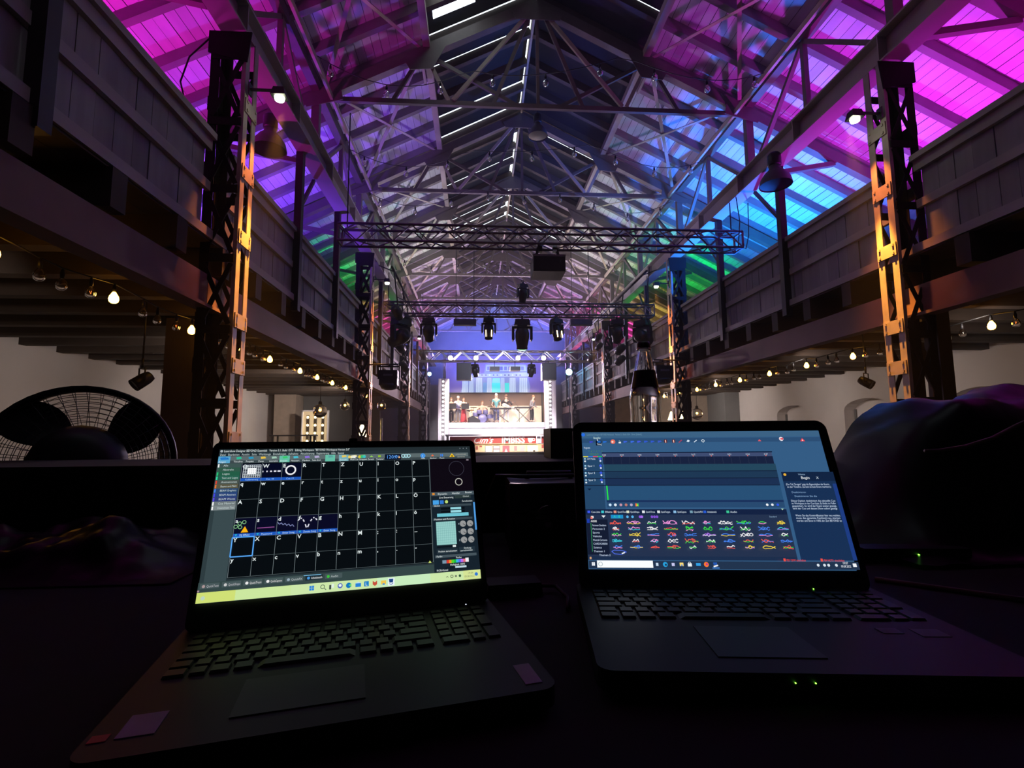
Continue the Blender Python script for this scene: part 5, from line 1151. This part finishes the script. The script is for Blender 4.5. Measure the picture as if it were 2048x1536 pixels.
    P.rect(.403, .962, .420, .980, (50, 160, 230)); P.disc(.441, .971, .016, (250, 120, 50)); P.disc(.443, .969, .007, (190, 60, 150)); P.poly([(.467, .958), (.482, .958), (.480, .974), (.468, .974)], (40, 90, 180)); P.line([(.467, .984), (.484, .976)], .009, (245, 245, 250)); P.rect(.462, .990, .488, .996, (70, 140, 230))
    for x in (.852, .875, .89, .918): P.disc(x, .972, .009, (220, 230, 240))
    P.text(.942, .966, .022, '19:07', (235, 240, 250), 0, .02); P.text(.934, .986, .021, '09.08.2022', (235, 240, 250), 0, .036); P.rect(.978, .960, .991, .982, (240, 245, 250))
tL, bL, lidL, btL = laptop('laptop with dark cue-grid screen and pale yellow task bar', (-.16296, .68647, -.19307), .22486, .38173, .344, .1936, .368, .258, .020, .0085, .009, draw_left)
ob('power_light', MB().lathe([(.0011, 0), (.0011, .001)], 8, T(.150, -.008, btL)), led_white, bL)
ob('sticker', MB().box((.164, -.225, btL + .0004), (.016, .040, .0006)), sticker_white, bL); ob('sticker', MB().box((-.150, -.215, btL + .0004), (.026, .034, .0006)), sticker_white, bL)
ob('sticker', MB().box((-.174, -.228, btL + .0004), (.012, .010, .0006)), red_band, bL)
ob('lid_stop', MB().prism(rrect(.012, .204, .2085, .002), .001, .007), black_plastic, lidL)
tR, bR, lidR, btR = laptop('larger laptop with blue timeline screen and white search box', (.35343, .74095, -.19387), -.11953, .35686, .3818, .2145, .418, .272, .022, .0145, .016, draw_right, .024)
for x in (.0, .018): ob('indicator', MB().lathe([(.0006, 0), (.0006, .001)], 6, T(-.03 + x, -.2725, btR - .008) @ RX(PI / 2)), led_green, bR)
ob('power_light', MB().lathe([(.0008, 0), (.0008, .001)], 8, T(.125, -.008, btR)), led_green, bR); ob('power_key', MB().box((.155, -.010, btR + .001), (.022, .005, .002)), chrome, bR)
ob('sticker', MB().box((.165, -.17, btR + .0004), (.03, .022, .0006)), grey_plastic, bR); ob('sticker', MB().box((.125, -.165, btR + .0004), (.022, .016, .0006)), grey_plastic, bR)

# dark glass bottle with black label on the shelf behind the larger laptop
bx = at(1290, 780, 1.5); zs = -.064
def zy(py): return at(1290, py, 1.5).z - zs
t = thing('bottle', 'clear glass bottle with black label and black cap behind the larger laptop', 'bottle', (bx.x, 1.5, zs))
pr = [(.030, .0), (.046, .004), (.0475, .03), (.0455, .06), (.0445, zy(830)), (.0455, zy(815)), (.0470, zy(797)), (.0400, zy(775)), (.0315, zy(745)), (.0235, zy(720)), (.0190, zy(703)), (.0175, zy(697))]
inn = [(r - .003, z) for r, z in pr[::-1][:-1]] + [(.0, .006)]
ob('glass', MB().lathe(pr + inn, 28, caps=False), clear_glass, t)
ob('drink', MB().lathe([(.0, .0075), (.041, .0085), (.0438, .03), (.0418, .06), (.0408, zy(830)), (.0418, zy(815)), (.0433, zy(797)), (.0365, zy(776)), (.0, zy(776))], 28, caps=False), drink, t)
ob('label', MB().lathe([(.0400 + .0012, zy(776)), (.0330 + .0012, zy(752)), (.0303 + .0012, zy(742))], 28, caps=False), black_vinyl, t)
ob('cap', MB().lathe([(.0200, zy(699)), (.0208, zy(696)), (.0195, zy(688)), (.017, zy(684)), (.0, zy(683.5))], 22), black_metal, t)
ob('cap_ring', MB().lathe([(.0212, zy(699.5)), (.0216, zy(698)), (.0206, zy(696.5))], 22, caps=False), chrome, t)
for z in (.02, .045):
    ob('glass_beads', MB().tube([(.0478 * math.cos(a * PI / 12), .0478 * math.sin(a * PI / 12), z) for a in range(24)], .0012, 5, True), clear_glass, t)
# low black case behind the larger laptop on the shelf
a = at(1098, 857, 1.55)
t = thing('black_box', 'plain dark box on the shelf between the stage kiosk and the larger laptop', 'box', (a.x + .11, 1.6, zs))
ob('body', MB().box((0, 0, (a.z - zs) / 2), (.22, .16, a.z - zs)), black_metal, t); ob('lid_edge', MB().box((0, -.082, (a.z - zs) * .92), (.21, .004, .004)), grey_plastic, t)
# case with butterfly latch between the laptops
t = thing('flight_case', 'small black flight case with butterfly latch standing between the laptops', 'case', (.165, 1.18, DZ))
cw, cd, chh = .19, .24, .150
ob('body', MB().box((0, 0, .045), (cw, cd, .09)), black_plastic, t); ob('lid', MB().box((0, 0, .1205), (cw, cd, .059)), case_grey, t)
for nm, z in (('edge_strip', .002), ('edge_strip', .0905), ('edge_strip', .148)): ob(nm, MB().box((0, -cd / 2 - .001, z), (cw + .004, .004, .004)), alu_dark, t)
for s in (-1, 1): ob('corner_strip', MB().box((s * cw / 2, -cd / 2, chh / 2), (.006, .006, chh)), black_metal, t)
lt = ob('latch', MB().lathe([(.030, 0), (.030, .003), (.026, .004)], 20, T(-.02, -cd / 2 - .001, .080) @ RX(PI / 2)), black_metal, t)
ob('latch_wing', MB().tube([(-.046, -cd / 2 - .007, .088), (-.034, -cd / 2 - .008, .102), (-.02, -cd / 2 - .008, .106)], .0018, 6).box((-.02, -cd / 2 - .008, .081), (.05, .004, .003)).box((-.02, -cd / 2 - .008, .068), (.012, .004, .010)), chrome, lt)
for s in (-1, 1): ob('name_plate', MB().box((-.02 + s * .052, -cd / 2 - .002, .084), (.032, .002, .026)), grey_plastic, t)
ob('handle', MB().tube([(-.05, 0, .150), (-.05, 0, .162), (.05, 0, .162), (.05, 0, .150)], .006, 8), black_metal, t)
q = [atz(930, 972, DZ + .164), (.06, 1.24, -.082), (.10, 1.19, -.080), (.16, 1.17, -.0755), (.22, 1.19, -.078), (.30, 1.22, -.083), (.34, 1.30, -.20)]
tag(ob('cable', MB().tube([(-.02, 1.22, DZ + .004), (.0, 1.22, DZ + .05), (.045, 1.2, -.088), (.10, 1.16, -.088), (.16, 1.15, -.087), (.22, 1.17, -.088), (.275, 1.2, -.10), (.30, 1.22, DZ + .01)], .0045, 6), cable_black), 'black cable lying over the small flight case', 'cable')
a = atz(975, 1172, DZ + .02); b = atz(1075, 1160, DZ + .02)
t = thing('power_brick', 'small dark power brick between the laptops in front of the flight case', 'charger', ((a.x + b.x) / 2, a.y + .025, DZ), (0, 0, .12))
ob('case', MB().box((0, 0, .011), (.088, .048, .02), taper=.94), black_plastic, t); ob('cord', MB().tube([(.042, 0, .01), (.07, .0, .008), (.075, -.05, .005), (.06, -.10, .005)], .003, 6), cable_black, t)

# big drum fan standing behind the desk
fc = at(165, 930, 2.15)
t = thing('drum_fan', 'big black drum fan with round wire guard behind the desk', 'fan', (fc.x, 2.15, -.995), (0, 0, .50))
R = .305; hz = fc.z + .995
F = T(0, 0, hz) @ RX(PI / 2)
ring = lambda r, y, tr, n=40: MB().tube([(r * math.cos(2 * PI * i / n), y, hz + r * math.sin(2 * PI * i / n)) for i in range(n)], tr, 6, True)
ob('drum', MB().lathe([(R - .012, -.05), (R + .006, -.055), (R + .010, 0), (R + .006, .055), (R - .012, .05), (R - .016, 0), (R - .012, -.05)], 44, F, False), black_metal, t)
for nm, y, bow in (('front_guard', -.05, -.07), ('back_guard', .05, .05)):
    m = MB()
    for i in range(1, 16):
        r = R * i / 16; n = 36; m.tube([(r * math.cos(2 * PI * j / n), y + bow * (1 - (r / R) ** 2), hz + r * math.sin(2 * PI * j / n)) for j in range(n)], .0013, 4, True)
    for j in range(40):
        a_ = 2 * PI * j / 40 + (.08 if y > 0 else 0); m.tube([(r * math.cos(a_ + (r / R) * .12), y + bow * (1 - (r / R) ** 2), hz + r * math.sin(a_ + (r / R) * .12)) for r in (.07, .16, .25, R)], .0013, 4)
    ob(nm, m, black_metal, t)
for k in range(4):
    a_ = .60 + 2 * PI * k / 4; v = []; f = []
    for i in range(9):
        u = i / 8; r = .08 + .215 * u; wd = .20 + .62 * math.sin(PI * min(1, u * .75 + .12)) ** .8
        for s in (-1, 0, 1): an = a_ + s * wd * .50 + .2 * u; v.append((r * math.cos(an), -.02 - s * .035 * (1 - .3 * u), hz + r * math.sin(an)))
    for i in range(8):
        for j in range(2): o = i * 3 + j; f.append((o, o + 1, o + 4, o + 3))
    n = len(v); v += [(x, y + .003, z) for x, y, z in v]; f += [tuple(q + n for q in g[::-1]) for g in f[:16]]
    ob('blade', MB().add(v, f, True), black_metal, t)
ob('motor', MB().lathe([(.02, .24), (.10, .23), (.14, .19), (.155, .10), (.15, .06), (.05, .04), (.04, -.05), (0, -.06)], 24, F), black_plastic, t)
ob('stand', MB().tube([(-R - .02, 0, hz), (-R - .03, 0, .06), (-R + .02, -.22, .02), (R - .02, -.22, .02), (R + .03, 0, .06), (R + .02, 0, hz)], .014, 8).tube([(-R + .02, .22, .02), (R - .02, .22, .02)], .014, 8).tube([(-R - .03, 0, .06), (-R + .02, .22, .02)], .014, 8).tube([(R + .03, 0, .06), (R - .02, .22, .02)], .014, 8), black_metal, t)

# sheets: black cover over the mixing desk, crumpled plastic near the fan
def sheet(x0, x1, y0, y1, nx, ny, hf):
    v = [(x0 + (x1 - x0) * i / nx, y0 + (y1 - y0) * j / ny, 0) for j in range(ny + 1) for i in range(nx + 1)]
    v = [(x, y, hf(x, y)) for x, y, z in v]; f = [(j * (nx + 1) + i, j * (nx + 1) + i + 1, (j + 1) * (nx + 1) + i + 1, (j + 1) * (nx + 1) + i) for j in range(ny) for i in range(nx)]
    return MB().add(v, f, True)
def sm(a, b, x): u = min(1, max(0, (x - a) / (b - a))); return u * u * (3 - 2 * u)
def cover_h(x, y):
    z = DZ + .006 + .325 * sm(.78, 1.12, x + .12 * noise.noise((y * 3, x * 2, 1)) * .4) * sm(.90, 1.12, y + .02 * noise.noise((x * 5, 0, 3))) 
    z += .018 * noise.noise((x * 5, y * 4, 2)) * sm(DZ, 0, z) + .010 * noise.noise((x * 14, y * 9, 5)) + .006 * noise.noise((x * 30, y * 12, 8))
    z += .045 * sm(1.28, 1.42, x) * sm(1.15, 1.3, y)
    return max(z, DZ + .004)
c = thing('desk_cover', 'wrinkled black plastic cover over bulky gear beside the larger laptop', 'cover', (1.3, 1.2, DZ))
cm = ob('cover', sheet(.80, 2.35, .90, 1.345, 110, 44, cover_h), cover_black, c, True)
ob('back_drop', sheet(.86, 2.35, 1.345, 1.35, 60, 1, lambda x, y: cover_h(x, 1.345) if y < 1.348 else DZ + .02), cover_black, c, True)
a = atz(1835, 1113, DZ + .012); 
t = thing('power_strip', 'black power strip with a green indicator in front of the covered gear', 'power strip', (a.x, a.y + .0, DZ), (0, 0, -.1))
ob('case', MB().box((0, .02, .014), (.20, .045, .026)), black_plastic, t); ob('indicator', MB().lathe([(.0014, 0), (.0014, .002)], 8, T(0, -.003, .016) @ RX(PI / 2)), led_green, t)
pts = [at(2080, 830, 1.02), at(2030, 852, .98), at(1985, 876, .95), at(1930, 893, .92), at(1880, 901, .90), at(1850, 902, .90)]
tag(ob('cable', MB().tube(pts, .0035, 6), cable_pink), 'thin pale cable hanging in a bow over the black cover', 'cable')
pts = [atz(1750, 1158, DZ + .004), atz(1850, 1172, DZ + .004), atz(1950, 1186, DZ + .004), atz(2080, 1204, DZ + .004)]
tag(ob('cable', MB().tube(pts, .004, 6), cable_pink), 'straight pale cable along the foot of the black cover', 'cable')
def crump(x, y):
    e = sm(-1.35, -1.22, x) * sm(-.52, -.72, x) * sm(.93, 1.02, y) * sm(1.33, 1.2, y)
    return DZ + .003 + e * (.055 + .045 * noise.noise((x * 7, y * 7, 1)) + .022 * noise.noise((x * 16, y * 16, 4)) + .012 * noise.noise((x * 34, y * 34, 2)))
tag(ob('plastic_sheet', sheet(-1.35, -.52, .93, 1.33, 70, 36, crump), cover_black), 'crumpled black plastic sheet on the desk below the fan', 'sheet')
a = atz(372, 1110, DZ); 
tag(ob('cable_ring', MB().tube([(a.x + .018 * math.cos(i * PI / 10), a.y + .018 * math.sin(i * PI / 10), DZ + .004) for i in range(20)], .003, 6, True), cable_pink), 'small cable grommet ring in the desk cloth beside the cue-grid laptop', 'ring')

# thin stage haze hanging in the nave
hz_m = bpy.data.materials.new('haze'); hz_m.use_nodes = True; hz_m.node_tree.nodes.remove(hz_m.node_tree.nodes['Principled BSDF'])
vs_ = hz_m.node_tree.nodes.new('ShaderNodeVolumeScatter'); vs_.inputs['Density'].default_value = HAZE; vs_.inputs['Anisotropy'].default_value = .35; vs_.inputs['Color'].default_value = (.95, .95, 1, 1)
hz_m.node_tree.links.new(vs_.outputs[0], hz_m.node_tree.nodes['Material Output'].inputs['Volume'])
tag(ob('haze', MB().box((XC, 18.0, 3.3), (19.0, 29.6, 9.4)), hz_m), 'thin stage haze filling the nave', 'haze', kind='stuff')
# ------------------------------------------------------------------ lift everything from eye height to the hall floor
for o in S.objects:
    if o.parent is None: o.location.z += ZE
